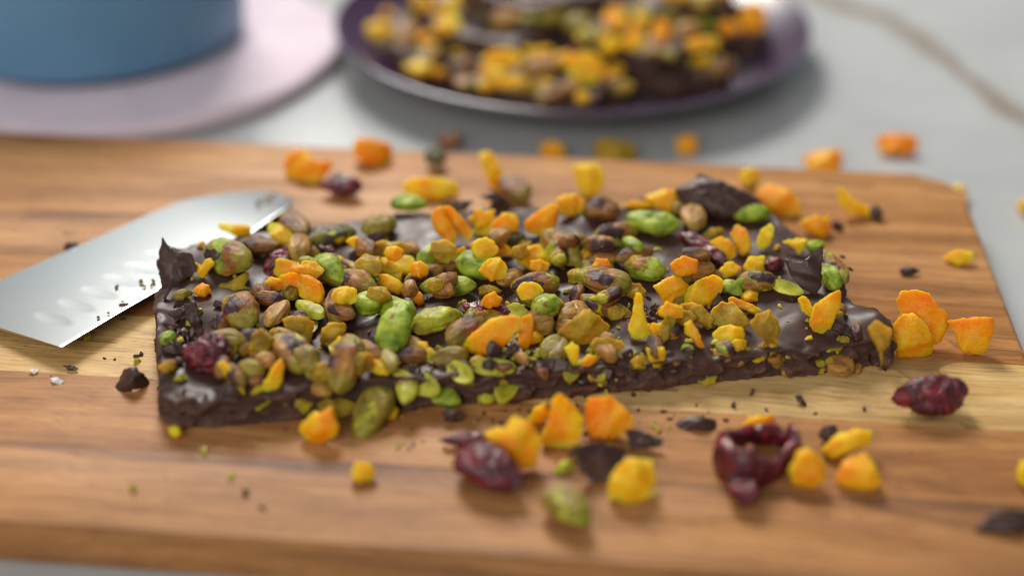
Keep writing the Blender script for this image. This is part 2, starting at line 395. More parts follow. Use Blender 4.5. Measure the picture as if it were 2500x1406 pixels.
for i in range(7):
    plank(seams[i], seams[i + 1], i == 0, i == 6, wood('wood_strip_%d' % i, *tones[i], off=(i * 317.0, i * 91.0, i * 53.0), streak=0.5))

# ------------------------------------------------------------------ saucepan, mat, plate
pot = tag(empty('saucepan', (-206, 252, CT + 8)), 'blue enamel saucepan standing on the round pink mat', 'saucepan')
Mp = Matrix.Translation((-206, 252, CT + 8))
v, f = lathe([(61, 2.2), (67, 2.6), (71.5, 4.5), (73.5, 8), (74.4, 40), (75, 90), (75.4, 92), (74, 93), (72, 92), (71, 80), (70, 12), (64, 7), (50, 6), (1, 6)], 128)
obj('body', mesh('body', v, f), M['pot'], pot, Mp)
v, f = lathe([(64, 0.05), (65, 0.4), (65, 1.8), (63, 2.15)], 96)
obj('base', mesh('base', v, f), M['potbase'], pot, Mp)
v, f = lathe([(102, 0.02), (105, 1), (106.5, 4), (105.5, 7), (102, 7.9), (60, 7.95), (1, 7.95)], 160)
v = [(a * (1 + .03 * nz(Vector((a, b, 0)) * .03)), b * (1 + .03 * nz(Vector((a, b, 9)) * .03)), c * (1 + (.45 * nz(Vector((a, b, 3)) * .03) if math.hypot(a, b) > 85 else 0))) for a, b, c in v]
tag(obj('round_mat', mesh('round_mat', v, f), M['trivet'], None, Matrix.Translation((-191, 248, CT))), 'thick round pale pink felt mat under the blue saucepan', 'mat')
PC = Vector((28.6, 253.3, CT))
prof = [(52, 0.3), (56, 0.1), (60, 0.3), (62, 1.6), (80, 3.6), (98, 8.0), (110, 13.5), (115, 16.8), (116, 18.0), (115.6, 18.9), (114.4, 18.9), (112.6, 17.6), (106, 13.8), (95, 9.6), (78, 6.2), (60, 5.2), (30, 5.0), (1, 5.0)]
plate = tag(empty('plate', PC), 'glossy dark purple plate with raised rim holding broken chocolate bark', 'plate')
def open_lathe(pr, n=160):
    v, f = lathe(pr, n); return v, f[:-2]
v, f = open_lathe(prof[:11]); obj('outside', mesh('outside', v, f), M['plate_out'], plate, Matrix.Translation(PC))
v, f = lathe(prof[10:], 160); obj('inside', mesh('inside', v, f[:-2] + [f[-1]]), M['plate'], plate, Matrix.Translation(PC))
# ------------------------------------------------------------------ generic shapes
def poly_resample(poly, n):
    """closed smooth-cornered resampling of a polygon"""
    m = len(poly); L = [0]
    for i in range(m): L.append(L[-1] + (Vector(poly[(i + 1) % m]) - Vector(poly[i])).length)
    out = []
    for k in range(n):
        s = L[-1] * k / n; i = 0
        while L[i + 1] < s: i += 1
        t = (s - L[i]) / max(L[i + 1] - L[i], 1e-6)
        out.append(Vector(poly[i]).lerp(Vector(poly[(i + 1) % m]), t))
    return [out[k] * .5 + (out[k - 1] + out[(k + 1) % n]) * .25 for k in range(n)]

def flake_mesh(poly, thick, seed, jag=0.3, fold=0.5, sharp=4.0, nb=72, nr=9):
    b = poly_resample(poly, nb)
    c = Vector((sum(p.x for p in b) / nb, sum(p.y for p in b) / nb))
    size = max((p - c).length for p in b)
    so = Vector((seed * 7.13, seed * 3.7, seed * 1.9))
    rnd = random.Random(seed)
    bb = []
    for p in b:
        d = (p - c); r = d.length
        q = Vector((p.x, p.y, 0)) * 0.7 + so
        bb.append(c + d * (1.06 + jag * (nz(q) + 0.5 * nz(q * 2.1) + 0.35 * nz(q * 4.7)) / max(r, 1)))
    verts, faces = [], []
    creases = []
    for _ in range(2):
        a = rnd.uniform(0, 6.28); creases.append((math.cos(a), math.sin(a), rnd.uniform(-.3, .3) * size, fold * rnd.uniform(.25, .7) * rnd.choice((-1, 1))))
    cuts_ = []
    for _ in range(3):
        a = rnd.uniform(0, 6.28); cuts_.append((math.cos(a), math.sin(a), rnd.uniform(.0, .45) * size, rnd.uniform(.6, 1.8)))
    curl = fold * rnd.uniform(-.8, .8) / max(size, 3); ca = rnd.uniform(0, 6.28)
    def z_fold(x, y):
        z = 0.0
        for a_, b_, c0, k in creases:
            d = a_ * (x - c.x) + b_ * (y - c.y) - c0; z += k * (math.sqrt(d * d + .25) - .5) * .8
        d = math.cos(ca) * (x - c.x) + math.sin(ca) * (y - c.y)
        q = Vector((x, y, 0)) * (1.3 / max(size, 3)) + so
        return z + curl * d * d * .8 + fold * thick * .35 * nz(q)
    for side in (1, -1):
        base = len(verts)
        for i in range(nr + 1):
            k = i / nr; k = 1 - (1 - k) ** 1.7 if i else 0.0
            h = (max(0.0, 1 - k ** sharp)) ** 0.5
            for j in range(nb):
                p = c + (bb[j] - c) * k
                q = Vector((p.x, p.y, side * 3)) * 0.30 + so
                fc = 0.0
                for a_, b_, c0, k_ in cuts_:
                    if side > 0: fc = max(fc, (a_ * (p.x - c.x) + b_ * (p.y - c.y) - c0) * k_)
                z = side * thick * .5 * h * max(.12, 1 - fc / max(thick, .5)) * (1 + 0.22 * nz(q) + 0.14 * nz(q * 2.6) + 0.07 * nz(q * 6)) + z_fold(p.x, p.y)
                verts.append((p.x - c.x, p.y - c.y, z))
        for i in range(nr):
            for j in range(nb):
                a = (base + i * nb + j, base + i * nb + (j + 1) % nb, base + (i + 1) * nb + (j + 1) % nb, base + (i + 1) * nb + j)
                faces.append(a[::-1] if side > 0 else a)
    return verts, faces, c

SPUN = [0]
def place_flake(name, pts, surf, mat, parent=None, tilt=35, thick=3.0, az=0.0, sharp=11.0, jag=0.3, fold=0.5, nb=72, lift=0.0):
    """pts: outline as seen in the photograph; surf: height (or function) of what it rests on"""
    SPUN[0] += 1; seed = SPUN[0]
    low = max(pts, key=lambda p: p[1])
    z = surf(low) if callable(surf) else surf
    A = P(low[0], low[1], z + lift)
    t = math.radians(tilt)
    n = Vector((math.sin(az) * math.sin(t), -math.cos(az) * math.sin(t), math.cos(t)))
    ex = Vector((1, 0, 0)); ex = (ex - n * ex.dot(n)).normalized(); ey = n.cross(ex)
    loc = []
    for x, y in pts:
        d = (x - 1250) / FPX * R - (y - 703) / FPX * U + F
        q = CAM + d * ((A - CAM).dot(n) / d.dot(n)) - A
        loc.append((q.dot(ex), q.dot(ey)))
    v, f, c = flake_mesh(loc, thick, seed, jag, fold, sharp, nb)
    org = A + ex * c.x + ey * c.y
    MM = Matrix((ex, ey, n)).transposed().to_4x4(); MM.translation = org
    return obj(name, mesh(name, v, f), mat, parent, MM)

def nut_mesh(L, W, T, seed, kind='nut', nu=56, nv=44):
    so = Vector((seed * 5.31, seed * 2.77, seed * 9.1)); verts, faces = [], []
    rnd = random.Random(seed); tap = rnd.uniform(-.4, .4); bend = rnd.uniform(-.16, .10); flat = rnd.uniform(.1, .5); sq = rnd.uniform(1.7, 2.5)
    ph = rnd.uniform(0, 6.28); ft = rnd.uniform(.55, 1.2)
    for i in range(nu + 1):
        u = -1 + 2 * i / nu; uu = math.sin(u * math.pi / 2)
        r = max(0.0, 1 - abs(uu) ** sq) ** 0.58 * (1 - tap * uu * .5)
        for j in range(nv):
            a = 2 * math.pi * j / nv; ca, sa = math.cos(a), math.sin(a)
            lob = 1 + .07 * math.cos(3 * a + ph) + .05 * math.cos(2 * a - ph)
            x, y, z = uu * L / 2, r * lob * W / 2 * ca, r * lob * T / 2 * sa
            if sa < 0: z *= 1 - flat
            elif z > T / 2 * ft * .8: z = T / 2 * ft * .8 + (z - T / 2 * ft * .8) * .35
            if kind == 'half' and sa > 0: z = T * (.16 * r - .10 * (1 - (uu * uu + (r * ca) ** 2)) * r)
            z += bend * L * .5 * (uu * uu); y += bend * .5 * L * .5 * math.sin(uu * 2 + ph)
            q = Vector((x, y, z))
            d = q.normalized() if q.length > 1e-6 else Vector((1, 0, 0))
            if kind == 'nut':
                h = 0.85 * nz(q * .20 + so) + 0.32 * nz(q * .55 + so)
                h -= 0.55 * math.exp(-(sa / .14) ** 2) * r                               # seam of the two halves
                h += (0.34 * nz(Vector((x * .15, a * 2.0, seed))) + 0.16 * nz(Vector((x * .35, a * 5.0, seed + 7)))) * r
            elif kind == 'half':
                h = 0.5 * nz(q * .20 + so) + 0.25 * nz(q * .55 + so) + 0.2 * nz(Vector((x * .15, a * 2.0, seed))) * r
            else:
                rr = 1 - abs(nz(q * .36 + so)) * 2
                r2 = 1 - abs(nz(q * .85 + so * 2)) * 2
                h = 1.1 * nz(q * .2 + so) + 1.15 * (rr - .55) + 0.55 * (r2 - .5)
            q = q + d * h * min(1.0, W / 9)
            verts.append(tuple(q))
    for i in range(nu):
        for j in range(nv):
            faces.append((i * nv + j, i * nv + (j + 1) % nv, (i + 1) * nv + (j + 1) % nv, (i + 1) * nv + j))
    return verts, faces

def place_nut(name, a, b, wpx, surf, mat, parent=None, kind='nut', Lmax=18.0, emb=0.36, flat=0.9, tip=0.0, fit=1.07):
    SPUN[0] += 1; seed = SPUN[0]
    mid = ((a[0] + b[0]) / 2, (a[1] + b[1]) / 2)
    z = surf((mid[0], mid[1] + wpx * .3)) if callable(surf) else surf
    q = P(mid[0], mid[1], z); s = pxmm(q); W = wpx / s * fit
    z += W * emb
    C = P(mid[0], mid[1], z); s = pxmm(C)
    img = (b[0] - a[0]) / s * R - (b[1] - a[1]) / s * U
    flatv = P(b[0], b[1], z) - P(a[0], a[1], z)
    if flatv.length <= max(Lmax, img.length * 1.02): vv = flatv
    else:
        L = max(Lmax, img.length * 1.001); wv = math.sqrt(max(0, L * L - img.length ** 2))
        vv = img + F * (wv if flatv.dot(F) > 0 else -wv)
        C = C + Vector((0, 0, 1)) * max(0, abs(vv.z) / 2 - W * .25)
        # slide back along the view so that it still stands over the same spot
        d = (mid[0] - 1250) / FPX * R - (mid[1] - 703) / FPX * U + F
        C = CAM + d * ((C.z - CAM.z) / d.z)
    L = vv.length; ex = vv.normalized()
    up = (Vector((0, 0, 1)) - F * .55 + R * random.uniform(-.5, .5)).normalized()
    if kind == 'half': up = (Vector((0, 0, .35)) - F + R * random.uniform(-.3, .3)).normalized()
    ez = (up - ex * up.dot(ex)).normalized(); ey = ez.cross(ex)
    v, f = nut_mesh(max(L * 1.08, W * 1.1), W, W * flat, seed, kind)
    MM = Matrix((ex, ey, ez)).transposed().to_4x4(); MM.translation = C
    return obj(name, mesh(name, v, f), mat, parent, MM)

def slab(name, outline, top, thick, seed, mat, voxel=1.0, bumps=(), lump=1.0, broke=1.0, top_fn=None):
    """irregular slab of set chocolate: prism -> voxel skin -> broken sides and lumpy top.  outline in mm (x, y), world"""
    n = len(outline)
    vs = [(x, y, 0) for x, y in outline] + [(x, y, thick) for x, y in outline]
    fs = [tuple(range(n))[::-1], tuple(range(n, 2 * n))] + [(i, (i + 1) % n, n + (i + 1) % n, n + i) for i in range(n)]
    m0 = bpy.data.meshes.new('tmp'); m0.from_pydata(vs, [], fs); m0.update()
    b = bmesh.new(); b.from_mesh(m0); bmesh.ops.recalc_face_normals(b, faces=b.faces); bmesh.ops.triangulate(b, faces=b.faces); b.to_mesh(m0); b.free()
    o = bpy.data.objects.new('tmp', m0); col.objects.link(o)
    md = o.modifiers.new('r', 'REMESH'); md.mode = 'VOXEL'; md.voxel_size = voxel
    sm = o.modifiers.new('s', 'SMOOTH'); sm.iterations = 2; sm.factor = 0.5
    dg = bpy.context.evaluated_depsgraph_get(); ev = o.evaluated_get(dg)
    me = bpy.data.meshes.new_from_object(ev)
    bpy.data.objects.remove(o); bpy.data.meshes.remove(m0)
    so = Vector((seed * 13.7, seed * 4.1, seed * 2.2))
    me.update()
    norms = [v.normal.copy() for v in me.vertices]
    cells = {}
    for b_ in bumps:
        n_ = int(b_[2] * 2 // 12) + 1
        for ix in range(-n_, n_ + 1):
            for iy in range(-n_, n_ + 1): cells.setdefault((int(b_[0] // 12) + ix, int(b_[1] // 12) + iy), []).append(b_)
    from mathutils import kdtree
    rim = poly_resample([Vector(p) for p in outline], 500)
    kd = kdtree.KDTree(len(rim))
    for k_, p_ in enumerate(rim): kd.insert((p_.x, p_.y, 0), k_)
    kd.balance()
    brk = []
    for v, nn in zip(me.vertices, norms):
        x, y, z = v.co
        side = 1 - min(1.0, max(0.0, (abs(nn.z) - .25) / .5))
        q = Vector((x, y, z)) + so
        rel = z / thick
        d = Vector((0, 0, 0))
        if rel > .2:
            h = 0.0
            for bx_, by_, br_, bh_ in cells.get((int(x // 12), int(y // 12)), ()):
                r2 = ((x - bx_) ** 2 + (y - by_) ** 2) / (br_ * br_)
                if r2 < 4: h += bh_ * math.exp(-1.6 * r2 ** 1.25)
            h += lump * (1.4 * nz(Vector((x, y, 0)) * .045 + so) + 0.9 * nz(Vector((x, y, 0)) * .10 + so) + 0.16 * nz(Vector((x, y, 0)) * .27 + so))
            de = kd.find((x, y, 0))[2]
            if de < 7:
                chip = max(0.0, 2.6 * nz(Vector((x, y, 0)) * .085 + so * 2) + 1.6 * nz(Vector((x, y, 0)) * .26 + so) + .5)
                h -= chip * (1 - de / 7) * broke
            d.z += h * min(1.0, (rel - .2) / .6)
        if side > 0:
            nn2 = Vector((nn.x, nn.y, nn.z * .2))
            dd, pp = noise.voronoi(Vector((x * .11, y * .11, z * .20)) + so)
            cell = noise.cell(pp[0] * 7.3 + so)
            st = nz(Vector((x * .05, y * .05, z * .75)) + so)
            a = broke * (1.6 * (cell - .1) + 0.7 * st + 0.9 * nz(q * .25) + .14 * nz(q * 1.1)) + (1 - rel) * (1.6 + 2.2 * nz(Vector((x, y, 0)) * .07 + so)) - .6
            d += nn2 * (a - .4) * side
        v.co = v.co + d
        if z < .3 * thick and v.co.z < 0: v.co.z = 0
        brk.append(min(1.0, side * 1.2))
    at = me.attributes.new('broken', 'FLOAT', 'POINT'); at.data.foreach_set('value', brk)
    for v in me.vertices: v.co = Vector((v.co.x, v.co.y, v.co.z + top - thick)) * S
    me.polygons.foreach_set('use_smooth', [True] * len(me.polygons))
    me.update()
    me.materials.clear(); me.materials.append(mat)
    return me

# ------------------------------------------------------------------ the big bark
TH = 9.3
front = [(404, 1035), (440, 1046), (520, 1044), (610, 1038), (700, 1028), (780, 1012), (860, 1002), (940, 996), (1030, 992), (1120, 990), (1220, 984), (1310, 975), (1400, 966), (1500, 957), (1600, 948), (1700, 938), (1800, 930), (1900, 919), (2000, 910), (2080, 902), (2140, 892)]
rest = [(2176, 850), (2184, 815), (2168, 775), (2130, 756), (2085, 748), (2062, 706), (2048, 655), (2020, 610), (1965, 580), (1915, 545), (1868, 505), (1800, 472), (1715, 446), (1655, 462), (1590, 488), (1500, 500), (1400, 498), (1290, 500), (1180, 502), (1060, 512), (960, 520), (870, 534), (790, 548), (705, 560), (620, 566), (530, 582), (450, 602), (408, 625), (392, 680), (378, 745), (376, 800), (384, 880), (384, 950)]
outl = [P(x, y, 0.0) for x, y in front] + [P(x, y, TH) for x, y in rest]
outl = [(p.x, p.y) for p in outl]
bump_px = [(868, 618, 9, 3.2), (1715, 478, 8, 5.0), (1775, 492, 8, 3.0), (1690, 515, 7, 2.2), (1640, 585, 11, 2.2), (1570, 598, 9, 1.8), (1640, 640, 7, 2.0), (2118, 778, 9, 3.6), (2160, 790, 5, 2.5),
           (1985, 765, 10, 3.4), (1930, 790, 7, 2.0), (1880, 600, 9, 2.0), (470, 660, 12, 1.5), (520, 765, 10, 2.4), (430, 900, 10, 2.2), (455, 985, 9, 2.0), (1075, 555, 12, 2.0), (1010, 545, 8, 0.8),
           (1490, 712, 8, 2.2), (1400, 705, 6, 2.2), (1275, 735, 6, 3.4), (1640, 800, 9, 2.4), (1790, 830, 7, 1.8), (920, 800, 7, 2.0), (1430, 535, 7, 2.6), (1340, 740, 8, 1.6), (880, 750, 6, 1.8), (1530, 790, 7, 2.0), (1120, 745, 9, 1.5), (398, 606, 5, 4.0)]
# whole and broken pistachios: (end, end, width, look)
NUTS = [((496, 612), (616, 645), 84, 'mix'), ((588, 600), (676, 602), 52, 'brown'), ((690, 518), (752, 578), 60, 'brown'), ((764, 588), (866, 557), 50, 'dark'), ((886, 566), (966, 542), 55, 'olive'),
        ((735, 633), (848, 703), 44, 'olive'), ((830, 664), (910, 712), 62, 'skin'), ((852, 646), (922, 688), 30, 'mix'), ((832, 706), (830, 778), 68, 'brown'), ((560, 727), (615, 793), 80, 'skin'),
        ((622, 726), (690, 735), 44, 'brown'), ((652, 795), (700, 737), 54, 'tan'), ((700, 730), (728, 692), 44, 'olive'), ((724, 738), (790, 772), 42, 'lime'),
        ((958, 500), (1042, 490), 46, 'green'), ((1020, 638), (1090, 602), 48, 'green'), ((1117, 640), (1220, 662), 76, 'green'), ((1028, 702), (1158, 698), 54, 'green'), ((992, 686), (1084, 657), 40, 'skin'),
        ((1330, 577), (1410, 640), 70, 'mix'), ((1252, 700), (1362, 690), 58, 'skin'), ((1230, 583), (1280, 576), 36, 'dark'), ((1216, 696), (1270, 662), 44, 'tan'), ((917, 737), (1014, 770), 54, 'green'),
        ((985, 750), (947, 866), 74, 'green'), ((1014, 800), (1118, 756), 64, 'lime'), ((1097, 838), (1178, 782), 66, 'brown'), ((1285, 792), (1350, 777), 68, 'tan'), ((1366, 774), (1430, 742), 50, 'tan'),
        ((1416, 724), (1538, 768), 44, 'brown'), ((1403, 672), (1538, 690), 66, 'skin'), ((1530, 642), (1618, 668), 60, 'mix'), ((1502, 634), (1592, 614), 44, 'brown'), ((1446, 640), (1502, 630), 40, 'tan'),
        ((1450, 584), (1555, 560), 54, 'skin'), ((1533, 536), (1655, 554), 60, 'green'), ((1426, 512), (1512, 514), 58, 'brown'), ((1690, 503), (1695, 560), 58, 'tan'), ((1792, 526), (1880, 521), 42, 'green'),
        ((1665, 664), (1738, 652), 68, 'tan'), ((1797, 686), (1892, 690), 56, 'mix'), ((1752, 692), (1810, 715), 38, 'green'), ((2011, 648), (2040, 704), 48, 'green'), ((2018, 614), (2050, 688), 52, 'skin'),
        ((1970, 608), (2010, 592), 30, 'green'), ((1886, 692), (1958, 714), 32, 'half'), ((572, 846), (652, 826), 68, 'skin'), ((666, 822), (754, 894), 80, 'skin'), ((856, 826), (826, 948), 72, 'skin'),
        ((872, 832), (926, 880), 46, 'tan'), ((582, 900), (640, 910), 52, 'olive'), ((606, 925), (642, 930), 36, 'brown'), ((747, 917), (804, 963), 50, 'tan'), ((925, 946), (887, 1060), 80, 'olive'),
        ((1010, 888), (990, 978), 48, 'lime'), ((1034, 947), (1120, 983), 50, 'green'), ((1087, 887), (1150, 928), 42, 'half'), ((1154, 900), (1256, 894), 38, 'half'), ((1168, 972), (1210, 970), 42, 'lime'),
        ((2012, 884), (2084, 900), 56, 'tan'), ((395, 838), (425, 815), 34, 'green'), ((425, 722), (470, 715), 26, 'olive'), ((1395, 590), (1425, 580), 34, 'olive'), ((1640, 512), (1670, 508), 30, 'olive')]
bumps = []
for x, y, r_, h_ in bump_px:
    q = P(x, y, TH + h_ * .6); bumps.append((q.x, q.y, r_, h_ * .85))
for a, b, w_, k in NUTS:
    q = P((a[0] + b[0]) / 2, (a[1] + b[1]) / 2 + w_ * .15, TH + 1); bumps.append((q.x, q.y, w_ / 7.3 * .95, 1.5))
bark_me = slab('bark', outl, TH, TH, 3, M['choc'], voxel=0.75, bumps=bumps, lump=0.85)
BC = Vector((-10, -5, 0))
bark = tag(empty('chocolate_bark', BC), 'large broken slab of dark chocolate bark covered in pistachios, apricots and cranberries', 'chocolate bark')
me = bark_me
for v in me.vertices: v.co -= BC * S
obj('slab', me, None, bark, Matrix.Translation(BC))
so_b = Vector((3 * 13.7, 3 * 4.1, 3 * 2.2))
def bark_z(x, y):
    h = TH
    for bx_, by_, br_, bh_ in bumps:
        r2 = ((x - bx_) ** 2 + (y - by_) ** 2) / (br_ * br_)
        if r2 < 4: h += bh_ * math.exp(-1.6 * r2 ** 1.25)
    w_ = Vector((x, y, 0))
    return h + 0.85 * (1.4 * nz(w_ * .045 + so_b) + 0.9 * nz(w_ * .10 + so_b) + 0.16 * nz(w_ * .27 + so_b))
def front_y(px):
    for (xa, ya), (xb, yb) in zip(front, front[1:]):
        if xa <= px <= xb: return ya + (yb - ya) * (px - xa) / (xb - xa)
    return 2000
def on_bark(p):
    q = P(p[0], p[1], TH)
    for _ in range(3): q = P(p[0], p[1], bark_z(q.x, q.y))
    # below the top rim of the front face the ray meets the broken front instead
    rim = front_y(p[0]) - 78
    if p[1] > rim:
        k = min(1.0, (p[1] - rim) / 78.0)
        return max(0.0, TH * (1 - k))
    return q.z

for a, b, w_, k in NUTS:
    my = max(a[1], b[1])
    onfront = (a[1] + b[1]) / 2 > front_y((a[0] + b[0]) / 2) - 60
    place_nut('pistachio', a, b, w_, on_bark, M[k], bark, kind='half' if k[:4] == 'half' else 'nut', emb=0.40 if k[:4] == 'half' else 0.27, flat=0.78 if k in ('lime', 'tan') else 0.9, fit=1.08)
for a, b, w_ in [((652, 660), (750, 608), 62), ((455, 868), (566, 856), 86), ((1132, 746), (1246, 772), 46), ((1676, 572), (1760, 648), 46), ((1868, 640), (1914, 645), 38), ((772, 598), (816, 612), 26)]:
    place_nut('cranberry', a, b, w_, on_bark, M['berry'], bark, kind='berry', Lmax=20, emb=0.35)

